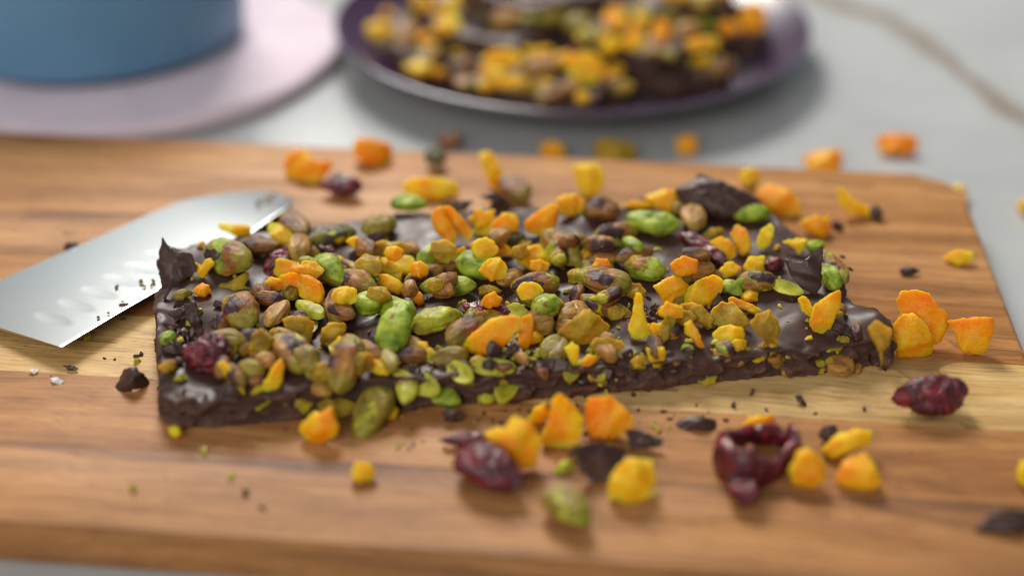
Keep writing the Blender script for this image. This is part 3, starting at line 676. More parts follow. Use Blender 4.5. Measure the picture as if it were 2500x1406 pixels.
# chopped apricot: (look, tilt, thickness, outline)
APR = [('y', 30, 2.6, [(532, 545), (548, 541), (562, 548), (580, 550), (600, 548), (613, 556), (606, 570), (580, 577), (560, 565), (540, 556)]),
 ('y', 40, 3.5, [(655, 560), (662, 545), (680, 546), (700, 556), (718, 562), (728, 556), (742, 565), (738, 590), (720, 601), (690, 601), (668, 588)]),
 ('a', 50, 2.2, [(470, 645), (478, 640), (492, 650), (505, 632), (514, 630), (521, 645), (508, 663), (490, 679), (482, 668)]),
 ('v', 25, 2.0, [(520, 690), (528, 682), (548, 690), (575, 680), (603, 663), (607, 680), (592, 695), (618, 700), (600, 712), (560, 712), (528, 708)]),
 ('o', 40, 3.5, [(680, 640), (692, 638), (740, 643), (748, 668), (720, 682), (690, 685), (672, 672)]),
 ('o', 62, 3.5, [(690, 672), (720, 666), (755, 672), (785, 690), (796, 715), (793, 738), (765, 742), (735, 722), (725, 700), (695, 690)]),
 ('o', 40, 2.5, [(648, 690), (660, 676), (685, 682), (700, 692), (690, 708), (665, 708)]),
 ('y', 25, 2.4, [(775, 635), (800, 630), (828, 625), (845, 640), (848, 655), (810, 655)]),
 ('v', 40, 3.0, [(745, 600), (770, 605), (785, 622), (760, 634), (742, 625)]),
 ('y', 40, 3.0, [(846, 590), (862, 578), (885, 580), (908, 605), (900, 617), (870, 612)]),
 ('v', 35, 3.0, [(912, 605), (935, 588), (975, 593), (1008, 605), (1003, 622), (960, 625), (920, 630)]),
 ('y', 35, 3.2, [(900, 655), (930, 630), (960, 622), (1005, 622), (1013, 655), (990, 668), (950, 675), (915, 665)]),
 ('y', 40, 2.6, [(922, 672), (945, 668), (975, 685), (990, 702), (985, 712), (970, 718), (945, 708), (928, 695)]),
 ('a', 30, 2.2, [(945, 668), (970, 658), (985, 668), (980, 685), (955, 682)]),
 ('o', 65, 3.0, [(1052, 540), (1062, 510), (1080, 505), (1088, 530), (1105, 555), (1115, 575), (1102, 605), (1090, 608), (1080, 580), (1060, 560)]),
 ('o', 55, 3.0, [(1083, 508), (1100, 505), (1115, 520), (1140, 545), (1155, 570), (1145, 592), (1125, 577), (1105, 555), (1085, 525)]),
 ('a', 60, 3.0, [(1145, 530), (1158, 525), (1160, 512), (1175, 510), (1180, 520), (1195, 515), (1205, 512), (1203, 535), (1190, 555), (1165, 562), (1150, 550)]),
 ('y', 40, 2.6, [(1155, 560), (1180, 552), (1220, 535), (1225, 520), (1240, 525), (1258, 530), (1262, 555), (1230, 565), (1190, 575), (1160, 572)]),
 ('o', 45, 3.2, [(1145, 600), (1165, 590), (1185, 585), (1210, 575), (1225, 572), (1232, 595), (1250, 610), (1248, 622), (1218, 630), (1190, 615), (1160, 615)]),
 ('a', 55, 5.0, [(1280, 545), (1300, 525), (1345, 500), (1362, 505), (1360, 540), (1345, 565), (1320, 575), (1290, 570)]),
 ('a', 45, 4.0, [(1357, 490), (1375, 478), (1410, 475), (1425, 490), (1425, 515), (1400, 528), (1370, 525)]),
 ('y', 50, 5.0, [(1253, 620), (1280, 608), (1315, 595), (1330, 610), (1350, 640), (1340, 650), (1300, 660), (1270, 645)]),
 ('v', 35, 2.5, [(1253, 605), (1275, 595), (1297, 590), (1290, 605), (1262, 615)]),
 ('o', 40, 2.4, [(1424, 620), (1430, 605), (1460, 598), (1492, 583), (1497, 597), (1480, 615), (1445, 625), (1425, 640)]),
 ('y', 40, 2.4, [(1078, 665), (1085, 655), (1110, 655), (1118, 668), (1100, 674)]),
 ('v', 30, 2.4, [(1168, 705), (1180, 698), (1215, 700), (1225, 708), (1200, 715), (1172, 720)]),
 ('a', 45, 2.8, [(985, 715), (1000, 708), (1020, 710), (1032, 720), (1035, 735), (1022, 745), (1005, 730)]),
 ('a', 40, 2.4, [(1115, 610), (1135, 605), (1142, 620), (1120, 635)]),
 ('v', 50, 2.4, [(1385, 665), (1410, 650), (1420, 665), (1410, 690), (1390, 695)]),
 ('o', 68, 3.5, [(1123, 850), (1140, 830), (1165, 805), (1195, 780), (1235, 772), (1265, 775), (1270, 800), (1250, 820), (1235, 840), (1190, 868), (1150, 860)]),
 ('o', 65, 3.0, [(1272, 775), (1297, 768), (1302, 800), (1295, 835), (1282, 855), (1270, 845), (1268, 805)]),
 ('v', 58, 3.0, [(1355, 830), (1375, 800), (1400, 780), (1425, 760), (1440, 755), (1460, 775), (1490, 800), (1475, 820), (1440, 842), (1400, 847), (1365, 840)]),
 ('a', 50, 2.8, [(1436, 730), (1452, 724), (1470, 730), (1485, 750), (1496, 772), (1475, 775), (1445, 755)]),
 ('v', 45, 2.8, [(1440, 840), (1455, 825), (1485, 822), (1510, 832), (1528, 845), (1510, 858), (1475, 872), (1455, 865)]),
 ('o', 60, 3.0, [(1420, 880), (1440, 865), (1470, 870), (1470, 890), (1440, 900), (1418, 895)]),
 ('y', 62, 2.2, [(1378, 850), (1395, 836), (1412, 845), (1412, 880), (1405, 902), (1395, 890)]),
 ('y', 60, 2.6, [(1545, 770), (1550, 735), (1555, 715), (1570, 722), (1572, 760), (1580, 790), (1590, 815), (1575, 825), (1550, 825), (1535, 805), (1538, 785)]),
 ('y', 50, 1.6, [(1573, 795), (1585, 792), (1600, 810), (1598, 818), (1582, 812)]),
 ('a', 62, 2.6, [(1596, 698), (1615, 688), (1650, 672), (1662, 675), (1685, 697), (1675, 712), (1660, 742), (1630, 750), (1617, 725)]),
 ('y', 52, 3.0, [(1618, 722), (1660, 715), (1690, 695), (1715, 680), (1740, 670), (1760, 680), (1762, 695), (1750, 715), (1730, 740), (1710, 747), (1665, 750), (1640, 735)]),
 ('v', 48, 2.6, [(1660, 745), (1690, 738), (1715, 748), (1738, 775), (1735, 802), (1700, 787), (1670, 765)]),
 ('v', 45, 2.6, [(1740, 755), (1760, 738), (1790, 740), (1815, 770), (1828, 790), (1810, 805), (1770, 797), (1735, 790)]),
 ('y', 48, 2.6, [(1742, 815), (1760, 797), (1785, 795), (1810, 800), (1820, 815), (1810, 845), (1795, 868), (1775, 860), (1755, 835)]),
 ('v', 50, 2.6, [(1830, 790), (1850, 768), (1880, 758), (1900, 785), (1905, 800), (1895, 825), (1898, 840), (1870, 832), (1850, 815)]),
 ('o', 40, 2.4, [(1779, 735), (1785, 725), (1805, 732), (1840, 745), (1858, 758), (1840, 768), (1810, 757), (1790, 750)]),
 ('o', 55, 2.4, [(1872, 850), (1880, 838), (1900, 842), (1895, 860), (1880, 868)]),
 ('a', 66, 2.8, [(1578, 852), (1600, 848), (1622, 848), (1625, 870), (1612, 897), (1595, 892), (1583, 878)]),
 ('a', 60, 2.4, [(1670, 790), (1688, 785), (1700, 800), (1712, 830), (1720, 847), (1705, 848), (1690, 825), (1675, 818)]),
 ('v', 60, 1.6, [(1605, 810), (1615, 785), (1635, 770), (1650, 780), (1640, 800), (1630, 825), (1620, 837)]),
 ('y', 50, 2.2, [(1948, 730), (1958, 722), (1972, 730), (1984, 755), (1975, 772), (1955, 760)]),
 ('y', 56, 3.6, [(1980, 770), (1990, 745), (2020, 720), (2048, 708), (2050, 750), (2035, 770), (2025, 800), (2005, 812), (1985, 805), (1978, 790)]),
 ('v', 70, 2.2, [(2118, 805), (2140, 785), (2165, 800), (2178, 810), (2172, 840), (2155, 860), (2153, 895), (2146, 860), (2130, 830)]),
 ('a', 50, 3.2, [(1732, 590), (1760, 580), (1780, 585), (1795, 605), (1795, 625), (1770, 642), (1745, 625)]),
 ('a', 62, 3.0, [(1782, 570), (1800, 547), (1820, 560), (1835, 590), (1830, 612), (1810, 624), (1795, 605)]),
 ('y', 55, 2.4, [(1848, 590), (1858, 565), (1880, 545), (1890, 560), (1885, 590), (1870, 605), (1855, 610)]),
 ('v', 30, 2.4, [(1715, 570), (1740, 558), (1765, 555), (1775, 570), (1745, 580), (1720, 585)]),
 ('a', 40, 4.0, [(1580, 475), (1610, 465), (1650, 465), (1670, 480), (1668, 505), (1640, 522), (1610, 507), (1585, 490)]),
 ('a', 25, 2.4, [(1522, 500), (1545, 492), (1570, 495), (1590, 505), (1560, 510)]),
 ('y', 50, 2.2, [(1912, 590), (1930, 585), (1950, 583), (1970, 585), (1965, 600), (1950, 624), (1940, 605)]),
 ('y', 58, 2.6, [(1815, 650), (1830, 628), (1866, 625), (1866, 658), (1850, 666), (1818, 660)]),
 ('y', 40, 2.4, [(1745, 670), (1770, 645), (1790, 642), (1810, 655), (1800, 670), (1760, 680)]),
 ('a', 40, 2.2, [(1722, 648), (1738, 642), (1744, 655), (1732, 664)]),
 ('a', 50, 2.2, [(1932, 705), (1945, 698), (1962, 710), (1955, 720), (1938, 724)]),
 ('y', 58, 2.4, [(530, 885), (545, 882), (570, 900), (590, 925), (598, 962), (575, 950), (550, 920)]),
 ('y', 62, 2.8, [(608, 970), (625, 945), (650, 925), (665, 895), (685, 875), (692, 895), (688, 930), (675, 960), (655, 985), (630, 1002), (612, 990)]),
 ('v', 60, 3.4, [(680, 975), (705, 935), (735, 940), (755, 960), (765, 985), (735, 1022), (710, 1000)]),
 ('v', 55, 3.2, [(770, 985), (800, 970), (840, 975), (862, 985), (858, 1010), (820, 1022), (790, 1010)]),
 ('a', 45, 3.0, [(895, 890), (920, 878), (950, 875), (975, 885), (965, 905), (940, 917), (910, 910)]),
 ('v', 45, 2.4, [(890, 925), (920, 918), (955, 925), (960, 945), (930, 952)]),
 ('v', 50, 2.8, [(690, 780), (705, 772), (740, 772), (765, 785), (762, 810), (755, 835), (735, 827), (700, 805)]),
 ('v', 55, 2.6, [(783, 830), (790, 800), (805, 788), (840, 790), (845, 810), (825, 835), (805, 852), (790, 850)]),
 ('o', 55, 2.6, [(945, 1000), (960, 985), (972, 1000), (965, 1022), (948, 1025)]),
 ('y', 40, 2.0, [(1030, 858), (1050, 848), (1068, 862), (1045, 880)]),
 ('v', 45, 2.4, [(1345, 735), (1362, 728), (1378, 740), (1372, 770), (1352, 775)]),
 ('a', 40, 2.2, [(480, 600), (492, 590), (500, 592), (496, 602)]),
 ('v', 55, 2.0, [(1875, 880), (1890, 858), (1915, 855), (1920, 875), (1900, 900), (1880, 895)]),
 ('y', 40, 1.8, [(1835, 880), (1850, 870), (1870, 872), (1862, 884), (1845, 888)])]
for k, tl, th, pts in APR:
    place_flake('apricot_piece', pts, on_bark, M[k], bark, tilt=tl + random.uniform(-6, 6), thick=th, az=random.uniform(-.35, .35), jag=0.45, fold=0.45, lift=0.4)

SH = [(56, 2.2, [(1914, 628), (1930, 640), (1952, 641), (1975, 628), (1995, 608), (2009, 604), (2005, 640), (2004, 680), (2000, 702), (1988, 720), (1960, 702), (1931, 672)]),
      (55, 1.5, [(398, 727), (415, 690), (422, 682), (430, 692), (415, 712), (405, 729)]), (45, 2.4, [(411, 762), (440, 752), (462, 758), (455, 774), (430, 785)]),
      (50, 3.0, [(448, 742), (475, 735), (490, 770), (495, 812), (478, 814), (455, 775)]), (50, 2.0, [(1175, 477), (1210, 470), (1225, 480), (1250, 500), (1235, 520), (1195, 512), (1203, 482)]),
      (30, 2.0, [(1085, 502), (1120, 495), (1155, 492), (1140, 512), (1105, 517)]), (66, 2.0, [(1187, 850), (1200, 828), (1225, 850), (1222, 875), (1195, 887)]),
      (60, 2.0, [(1225, 862), (1255, 835), (1268, 845), (1262, 872), (1240, 867)]), (30, 3.0, [(1080, 864), (1110, 858), (1145, 868), (1140, 882), (1085, 877)]),
      (55, 2.0, [(1735, 745), (1755, 715), (1763, 735), (1758, 750), (1738, 754)]), (25, 1.6, [(1548, 492), (1575, 480), (1605, 490), (1590, 500), (1560, 499)]),
      (50, 2.0, [(2028, 800), (2035, 780), (2055, 775), (2073, 800), (2072, 815), (2050, 812)]), (45, 2.2, [(1000, 860), (1022, 846), (1030, 858), (1015, 880), (998, 884)]), (50, 2.0, [(1440, 905), (1470, 895), (1500, 905), (1490, 925), (1450, 930)]),
      (60, 2.0, [(1320, 880), (1355, 872), (1390, 885), (1380, 915), (1335, 920)]), (45, 2.0, [(540, 880), (560, 872), (575, 885), (562, 898)]), (55, 2.5, [(520, 950), (560, 935), (590, 955), (580, 985), (540, 985)])]
for tl, th, pts in SH:
    place_flake('chocolate_shard', pts, on_bark, M['shard'], bark, tilt=tl, thick=th, az=random.uniform(-.3, .3), sharp=16, jag=0.5, fold=0.25, lift=0.5)

for tl, th, pts in ((48, 4.5, [(398, 581), (408, 600), (436, 614), (470, 622), (480, 660), (440, 695), (395, 698), (386, 640)]), (30, 9.0, [(1650, 466), (1690, 452), (1715, 436), (1745, 450), (1800, 470), (1862, 500), (1850, 540), (1760, 535), (1670, 505)])):
    place_flake('chocolate_fold', pts, on_bark, M['choc'], bark, tilt=tl, thick=th, sharp=3.5, jag=.8, fold=.35, lift=-.5)
rf = random.Random(23); BZ = on_bark
BP = front + rest
def inside(p, poly):
    c_ = False
    for (xa, ya), (xb, yb) in zip(poly, poly[1:] + poly[:1]):
        if (ya > p[1]) != (yb > p[1]) and p[0] < (xb - xa) * (p[1] - ya) / (yb - ya) + xa: c_ = not c_
    return c_
def filler(n, xr, yr, kinds, s0, s1, up=None):
    k_ = 0
    on_bark = (lambda p_: BZ(p_) + rf.uniform(*up)) if up else BZ
    while k_ < n:
        x, y = rf.uniform(*xr), rf.uniform(*yr)
        if not inside((x, y), BP) or not inside((x + 25, y - 20), BP) or not inside((x - 25, y - 20), BP): continue
        k_ += 1; k = rf.choice(kinds); w_ = rf.uniform(s0, s1); a = rf.uniform(0, 3.14)
        if k in ('v', 'a', 'y', 'o'):
            w_ *= 1.15; m_ = rf.randint(5, 7)
            pl = [(x + w_ * .62 * math.cos(t + a) * rf.uniform(.78, 1.12), y + w_ * .46 * math.sin(t + a) * rf.uniform(.78, 1.12)) for t in [i_ * 6.283 / m_ for i_ in range(m_)]]
            place_flake('apricot_piece', pl, on_bark, M[k], bark, tilt=rf.uniform(30, 62), thick=rf.uniform(2.4, 4.2), az=rf.uniform(-.6, .6), jag=.35, fold=.3, nb=48, lift=.3)
        elif k == 'shard':
            pl = [(x + w_ * .6 * math.cos(t + a) * rf.uniform(.5, 1.3), y + w_ * .4 * math.sin(t + a) * rf.uniform(.5, 1.3)) for t in [i_ * 6.283 / 5 for i_ in range(5)]]
            place_flake('chocolate_shard', pl, on_bark, M['shard'], bark, tilt=rf.uniform(30, 70), thick=rf.uniform(1.4, 2.6), az=rf.uniform(-.7, .7), sharp=16, jag=.5, fold=.3, nb=40, lift=.4)
        else:
            l_ = w_ * rf.uniform(1.2, 1.9)
            place_nut('pistachio', (x - l_ / 2 * math.cos(a), y - l_ / 3 * math.sin(a)), (x + l_ / 2 * math.cos(a), y + l_ / 3 * math.sin(a)), w_, on_bark, M[k], bark, kind='half' if k[:4] == 'half' else 'nut', emb=.4 if k[:4] == 'half' else .22, flat=1.1)
filler(46, (480, 1980), (560, 860), ['v', 'v', 'brown', 'tan', 'mix', 'v', 'brown', 'a', 'olive', 'skin'], 26, 46)
filler(26, (620, 1500), (760, 900), ['v', 'brown', 'tan', 'skin', 'half', 'olive', 'a', 'shard'], 30, 54)
filler(22, (900, 1620), (870, 960), ['shard', 'shard', 'shard', 'half', 'v', 'shard', 'brown'], 26, 60)
filler(22, (1150, 2100), (865, 950), ['shard', 'brown', 'v', 'shard', 'tan', 'half', 'shard'], 18, 38)
filler(34, (700, 1780), (545, 790), ['o', 'a', 'v', 'y', 'skin', 'brown', 'mix', 'green', 'tan', 'o', 'v'], 34, 56, (2.5, 6.0))
filler(14, (520, 980), (820, 930), ['skin', 'v', 'brown', 'olive', 'v', 'tan'], 40, 64, (0.5, 3.0))
filler(12, (400, 560), (720, 1000), ['shard', 'shard', 'v', 'shard'], 22, 46)
filler(20, (1500, 2100), (640, 880), ['v', 'shard', 'brown', 'v', 'y', 'tan', 'a'], 20, 42)

# ------------------------------------------------------------------ knife
knife = empty('kitchen_knife', P(-300, 980, 0))
tag(knife, 'steel knife blade with hollow dimples lying left of the chocolate bark', 'knife')
KZ = 2.6; ZE, ZS = 5.6, 0.9
edge_px = [(150, 848), (230, 801), (300, 759), (390, 706), (500, 641), (590, 584), (660, 535), (700, 508), (719, 492)]
spin_px = [(-150, 758), (0, 690), (200, 602), (400, 513), (480, 488), (560, 475), (600, 470), (660, 469), (704, 476)]
def curve(pts, t, zz):
    q = [P(x, y, zz) for x, y in pts]; L = [0]
    for a, b in zip(q, q[1:]): L.append(L[-1] + (b - a).length)
    s = t * L[-1]; i = 0
    while i < len(q) - 2 and L[i + 1] < s: i += 1
    k = (s - L[i]) / (L[i + 1] - L[i])
    p0, p1, p2, p3 = q[max(i - 1, 0)], q[i], q[i + 1], q[min(i + 2, len(q) - 1)]
    return 0.5 * ((2 * p1) + (p2 - p0) * k + (2 * p0 - 5 * p1 + 4 * p2 - p3) * k * k + (3 * p1 - p0 - 3 * p2 + p3) * k ** 3)
ed = (P(390, 706, KZ) - P(150, 848, KZ)); ed.z = 0; ed.normalize(); en = Vector((-ed.y, ed.x, 0))
E0 = P(150, 848, KZ)
dim = []
for i in range(6):
    c_ = E0 + ed * (8 + i * 9.8) + en * 12.5; dim.append(c_)
NS, NTT = 220, 70
verts, faces = [], []
for side in (1, 0):
    for i in range(NS + 1):
        s = i / NS; a, b = curve(edge_px, s, ZE), curve(spin_px, s, ZS)
        for j in range(NTT + 1):
            t = (j / NTT) ** 1.15
            p = a.lerp(b, t)
            dist = (p - a).length
            th = min(0.9, 0.04 + min(dist, 1.0) * 0.10 + dist * 0.014)
            z = th if side else -th
            if side:
                for c_ in dim:
                    d = p - c_; d.z = 0; u_, v_ = d.dot(ed), d.dot(en)
                    r2 = (u_ / 2.9) ** 2 + (v_ / 8.5) ** 2
                    if r2 < 1: z -= 0.075 * (1 - r2)
            verts.append((p.x, p.y, p.z + z))
def vid(sd, i, j): return (0 if sd else (NS + 1) * (NTT + 1)) + i * (NTT + 1) + j
for sd in (1, 0):
    for i in range(NS):
        for j in range(NTT):
            q = (vid(sd, i, j), vid(sd, i + 1, j), vid(sd, i + 1, j + 1), vid(sd, i, j + 1))
            faces.append(q if sd else q[::-1])
for i in range(NS):
    faces.append((vid(1, i + 1, 0), vid(1, i, 0), vid(0, i, 0), vid(0, i + 1, 0)))
    faces.append((vid(1, i, NTT), vid(1, i + 1, NTT), vid(0, i + 1, NTT), vid(0, i, NTT)))
for j in range(NTT):
    faces.append((vid(1, NS, j + 1), vid(1, NS, j), vid(0, NS, j), vid(0, NS, j + 1)))
    faces.append((vid(1, 0, j), vid(1, 0, j + 1), vid(0, 0, j + 1), vid(0, 0, j)))
kc = E0.copy(); rot = Matrix.Rotation(math.atan2(ed.y, ed.x), 4, 'Z'); KM = Matrix.Translation(kc) @ rot
ki = KM.inverted()
vl = [ki @ Vector(v) for v in verts]
bl = mesh('blade', vl, faces); bl.set_sharp_from_angle(angle=math.radians(40))
obj('blade', bl, M['steel'], knife, KM)
# bolster and handle run out of the picture to the lower left
hv, hf = [], []
ring = 20; prof = [(-6, 4, 6), (-9, 6.5, 10), (-30, 7.5, 12), (-70, 7.0, 11), (-110, 8.0, 13), (-118, 6, 10)]
for x, hz, hy in prof:
    for k in range(ring):
        a = 2 * math.pi * k / ring; hv.append((x - 16, 26 + hy * math.cos(a), 4.2 + hz * math.sin(a)))
for i in range(len(prof) - 1):
    for k in range(ring): hf.append((i * ring + k, i * ring + (k + 1) % ring, (i + 1) * ring + (k + 1) % ring, (i + 1) * ring + k))
hf += [tuple(range(ring))[::-1], tuple((len(prof) - 1) * ring + k for k in range(ring))]
obj('handle', mesh('handle', hv, hf), M['handle'], knife, KM)

# ------------------------------------------------------------------ loose things on the board
def la(label, k, tl, th, pts, z=0.0, group='loose apricot pieces'):
    tag(place_flake('apricot_piece', pts, z, M[k], None, tilt=tl, thick=th, az=random.uniform(-.3, .3), jag=0.5, fold=0.4, lift=0.6), label, 'apricot piece', group)
la('orange apricot chunk on the board behind the knife tip, left of its neighbours', 'o', 50, 5, [(693, 402), (700, 375), (745, 368), (765, 392), (808, 392), (795, 420), (770, 446), (725, 438), (695, 425)])
la('orange block of apricot at the back edge of the board near the plate', 'o', 50, 6, [(868, 340), (900, 338), (955, 350), (957, 380), (930, 402), (890, 394), (868, 372)])
la('long yellow apricot bar lying behind a green pistachio', 'y', 45, 5, [(985, 447), (1010, 435), (1060, 438), (1115, 445), (1118, 470), (1080, 486), (1030, 484), (990, 468)])
la('narrow yellow apricot strip standing beside a brown pistachio at the back', 'y', 60, 4, [(1172, 377), (1195, 368), (1210, 385), (1225, 420), (1230, 450), (1212, 466), (1190, 440), (1178, 410)])
la('rounded yellow apricot piece upright behind the middle of the bark', 'y', 60, 5, [(1400, 407), (1420, 402), (1455, 400), (1472, 420), (1475, 447), (1455, 475), (1430, 480), (1408, 450)])
la('small round yellow apricot bit behind the peak of the bark', 'y', 50, 4, [(1810, 420), (1830, 412), (1852, 422), (1855, 442), (1832, 455), (1812, 445)])
la('large orange apricot pair of lobes right of the bark peak', 'o', 45, 5, [(1848, 458), (1880, 448), (1915, 458), (1950, 490), (1955, 520), (1915, 528), (1880, 510), (1850, 480)])
la('curved yellow apricot sliver near the back right corner of the board', 'y', 55, 3, [(2045, 460), (2060, 462), (2085, 490), (2120, 508), (2125, 528), (2080, 524), (2050, 500)])
la('yellow apricot wedge touching the right back edge of the bark', 'a', 45, 4, [(1955, 540), (1990, 528), (2025, 528), (2028, 560), (2010, 580), (1970, 562)])
la('small flat yellow apricot flake near the right edge of the board', 'y', 35, 3, [(2305, 626), (2330, 612), (2375, 615), (2370, 637), (2340, 648)])
la('tall orange apricot piece right of the bark, back one of a leaning pair', 'o', 62, 4, [(2195, 735), (2205, 712), (2235, 711), (2262, 718), (2285, 745), (2312, 768), (2310, 800), (2290, 832), (2250, 846), (2205, 800)])
la('yellow orange apricot piece right of the bark, front one of a leaning pair', 'a', 64, 4, [(2188, 800), (2205, 775), (2235, 767), (2260, 790), (2280, 825), (2280, 860), (2265, 873), (2205, 873), (2190, 840)])
la('folded orange apricot piece farthest right on the board', 'o', 60, 4, [(2315, 785), (2350, 779), (2420, 773), (2422, 810), (2410, 850), (2385, 863), (2345, 856), (2335, 820)])
la('notched yellow orange apricot piece leaning on the front edge of the bark', 'a', 58, 4, [(727, 1050), (740, 1030), (758, 1015), (765, 1005), (778, 1012), (800, 995), (810, 1020), (825, 1045), (815, 1065), (790, 1077), (768, 1090), (745, 1075)])
la('tiny yellow apricot bit below the front left corner of the bark', 'y', 50, 3, [(412, 1045), (425, 1036), (442, 1045), (442, 1060), (427, 1067), (413, 1058)])
la('pinched orange apricot piece leaning on a dark cranberry in front of the bark', 'a', 55, 5, [(1180, 1060), (1215, 1042), (1228, 1050), (1250, 1018), (1290, 1030), (1318, 1075), (1300, 1140), (1270, 1142), (1215, 1105)], 2)
la('pointed yellow orange apricot piece in the middle of the front pile', 'a', 62, 5, [(1325, 1060), (1345, 1020), (1350, 980), (1370, 956), (1400, 985), (1425, 1020), (1420, 1060), (1405, 1086), (1355, 1086), (1330, 1075)])
la('dark orange apricot piece at the right of the front pile', 'o', 60, 5, [(1430, 1000), (1440, 972), (1490, 968), (1525, 995), (1548, 1025), (1540, 1050), (1500, 1068), (1450, 1066), (1432, 1040)])
la('half hidden amber apricot piece at the back of the front pile', 'a', 60, 4, [(1286, 1025), (1305, 997), (1330, 982), (1340, 1010), (1320, 1036)])
la('thick bright yellow apricot chunk in front of a chocolate shard', 'y', 50, 7, [(1487, 1190), (1500, 1150), (1530, 1120), (1590, 1125), (1600, 1170), (1585, 1210), (1540, 1230), (1490, 1216)])
la('small round yellow apricot bit alone on the front of the board', 'y', 45, 4, [(858, 1150), (872, 1130), (900, 1130), (917, 1148), (905, 1170), (880, 1177), (862, 1165)])
la('ribbed amber apricot piece behind the cranberry loop', 'a', 55, 4, [(1810, 1042), (1830, 1015), (1885, 1012), (1892, 1050), (1850, 1064)])
la('rounded orange apricot piece right beside the cranberry loop', 'a', 58, 5, [(1925, 1150), (1950, 1100), (1975, 1095), (2010, 1125), (2012, 1165), (1980, 1191), (1940, 1181)])
la('oval yellow apricot piece, upper one of two at the front right', 'y', 45, 5, [(2008, 1095), (2040, 1060), (2090, 1048), (2130, 1055), (2120, 1085), (2070, 1105), (2030, 1120)])
la('triangular yellow apricot piece, lower one of two at the front right', 'a', 55, 5, [(2045, 1170), (2065, 1125), (2115, 1108), (2145, 1150), (2152, 1185), (2125, 1196), (2060, 1186)])
la('yellow apricot piece cut by the right edge of the picture at the front', 'y', 50, 5, [(2483, 1150), (2495, 1125), (2525, 1128), (2530, 1170), (2505, 1190), (2487, 1175)])
CG = 'apricot pieces on the marble counter'
la('flat oblong orange apricot piece on the marble, farthest from the board', 'o', 40, 6, [(2140, 345), (2155, 332), (2225, 335), (2238, 352), (2230, 375), (2160, 378), (2142, 365)], CT, CG)
la('amber apricot wedge on the marble just behind the board edge', 'a', 50, 6, [(1960, 385), (2000, 370), (2050, 362), (2055, 395), (2045, 425), (1980, 425)], CT, CG)
la('pale yellow apricot piece on the marble at the rounded board corner', 'y', 45, 5, [(2318, 458), (2340, 448), (2360, 462), (2358, 490), (2330, 492)], CT, CG)
la('small yellow apricot piece on the marble at the right picture edge', 'y', 45, 5, [(2483, 500), (2500, 486), (2520, 495), (2520, 520), (2495, 524)], CT, CG)
la('yellow green apricot piece on the marble in the shadow before the plate', 'v', 40, 6, [(1450, 352), (1480, 338), (1540, 350), (1555, 378), (1520, 400), (1460, 395)], CT, CG)
la('small orange apricot piece on the marble before the right of the plate', 'o', 40, 5, [(1648, 345), (1675, 332), (1700, 345), (1698, 372), (1660, 378)], CT, CG)
la('dark orange apricot piece on the marble half hidden by the board edge', 'o', 40, 5, [(1315, 358), (1340, 344), (1375, 356), (1380, 380), (1330, 390)], CT, CG)

def ln(name, label, cat, a, b, w_, k, kind='nut', z=0.0, group=None, **kw):
    tag(place_nut(name, a, b, w_, z, M[k], None, kind=kind, emb=0.46, **kw), label, cat, group)
ln('cranberry', 'dark red cranberry on the board behind the knife tip', 'cranberry', (787, 452), (880, 458), 50, 'berry', 'berry', 0, 'loose cranberries', Lmax=20)
ln('cranberry', 'glossy dark cranberry alone on the pale strip at the right', 'cranberry', (2186, 972), (2358, 956), 92, 'berry', 'berry', 0, 'loose cranberries', Lmax=26)
ln('cranberry', 'plump wrinkled cranberry under the orange piece of the front pile', 'cranberry', (1118, 1110), (1268, 1180), 96, 'berry', 'berry', 0, 'loose cranberries', Lmax=26)
ln('cranberry', 'small torn red cranberry strip at the left of the front pile', 'cranberry', (1080, 1075), (1185, 1072), 34, 'berry', 'berry', 0, 'loose cranberries')
ln('pistachio', 'small dark pistachio at the back edge of the board', 'pistachio', (1045, 392), (1082, 380), 46, 'dark', 'nut', 0, 'loose pistachios')
ln('pistachio', 'brown pistachio leaning beside the yellow strip at the back', 'pistachio', (1232, 432), (1284, 490), 58, 'brown', 'nut', 0, 'loose pistachios')
ln('pistachio', 'blurred olive pistachio nearest the front of the board', 'pistachio', (1345, 1195), (1428, 1275), 88, 'olive', 'nut', 0, 'loose pistachios', Lmax=20)
ln('pistachio', 'brownish green pistachio on the marble just behind the board', 'pistachio', (1065, 345), (1125, 345), 44, 'brown', 'nut', CT, 'loose pistachios')
# the cranberry torn open into a loop
ring_px = [(1765, 1105), (1800, 1072), (1860, 1062), (1925, 1072), (1940, 1095), (1905, 1135), (1850, 1160), (1800, 1150)]
ctr = [P(x, y, 4 + 1.5 * math.sin(i * 1.9)) for i, (x, y) in enumerate(ring_px)]
rad = [5.6, 3.0, 2.6, 3.0, 3.6, 3.0, 4.4, 6.0]
v, f = [], []; NR, NC = 64, 20
for i in range(NR):
    t = i / NR * len(ctr); k = int(t); fr = t - k; n_ = len(ctr)
    p0, p1, p2, p3 = (ctr[(k + d) % n_] for d in (-1, 0, 1, 2))
    c_ = 0.5 * ((2 * p1) + (p2 - p0) * fr + (2 * p0 - 5 * p1 + 4 * p2 - p3) * fr ** 2 + (3 * p1 - p0 - 3 * p2 + p3) * fr ** 3)
    tg = (p2 - p1).normalized(); r_ = rad[k] * (1 - fr) + rad[(k + 1) % n_] * fr
    n1 = Vector((0, 0, 1)).cross(tg).normalized(); n2 = tg.cross(n1)
    for j in range(NC):
        a = 2 * math.pi * j / NC; d = n1 * math.cos(a) * (.5 + .25 * nz(Vector((i * .2, 3, 0)))) + n2 * math.sin(a) * (1.15 + .5 * nz(Vector((i * .25, 0, 5))))
        q = c_ + d * r_
        q += d * (1.7 * (1 - abs(nz(q * .26)) * 2 - .45) + .8 * nz(q * .7)); q.z = max(q.z, .05); v.append(q)
oc = sum(ctr, Vector()) / len(ctr); oc.z = 0
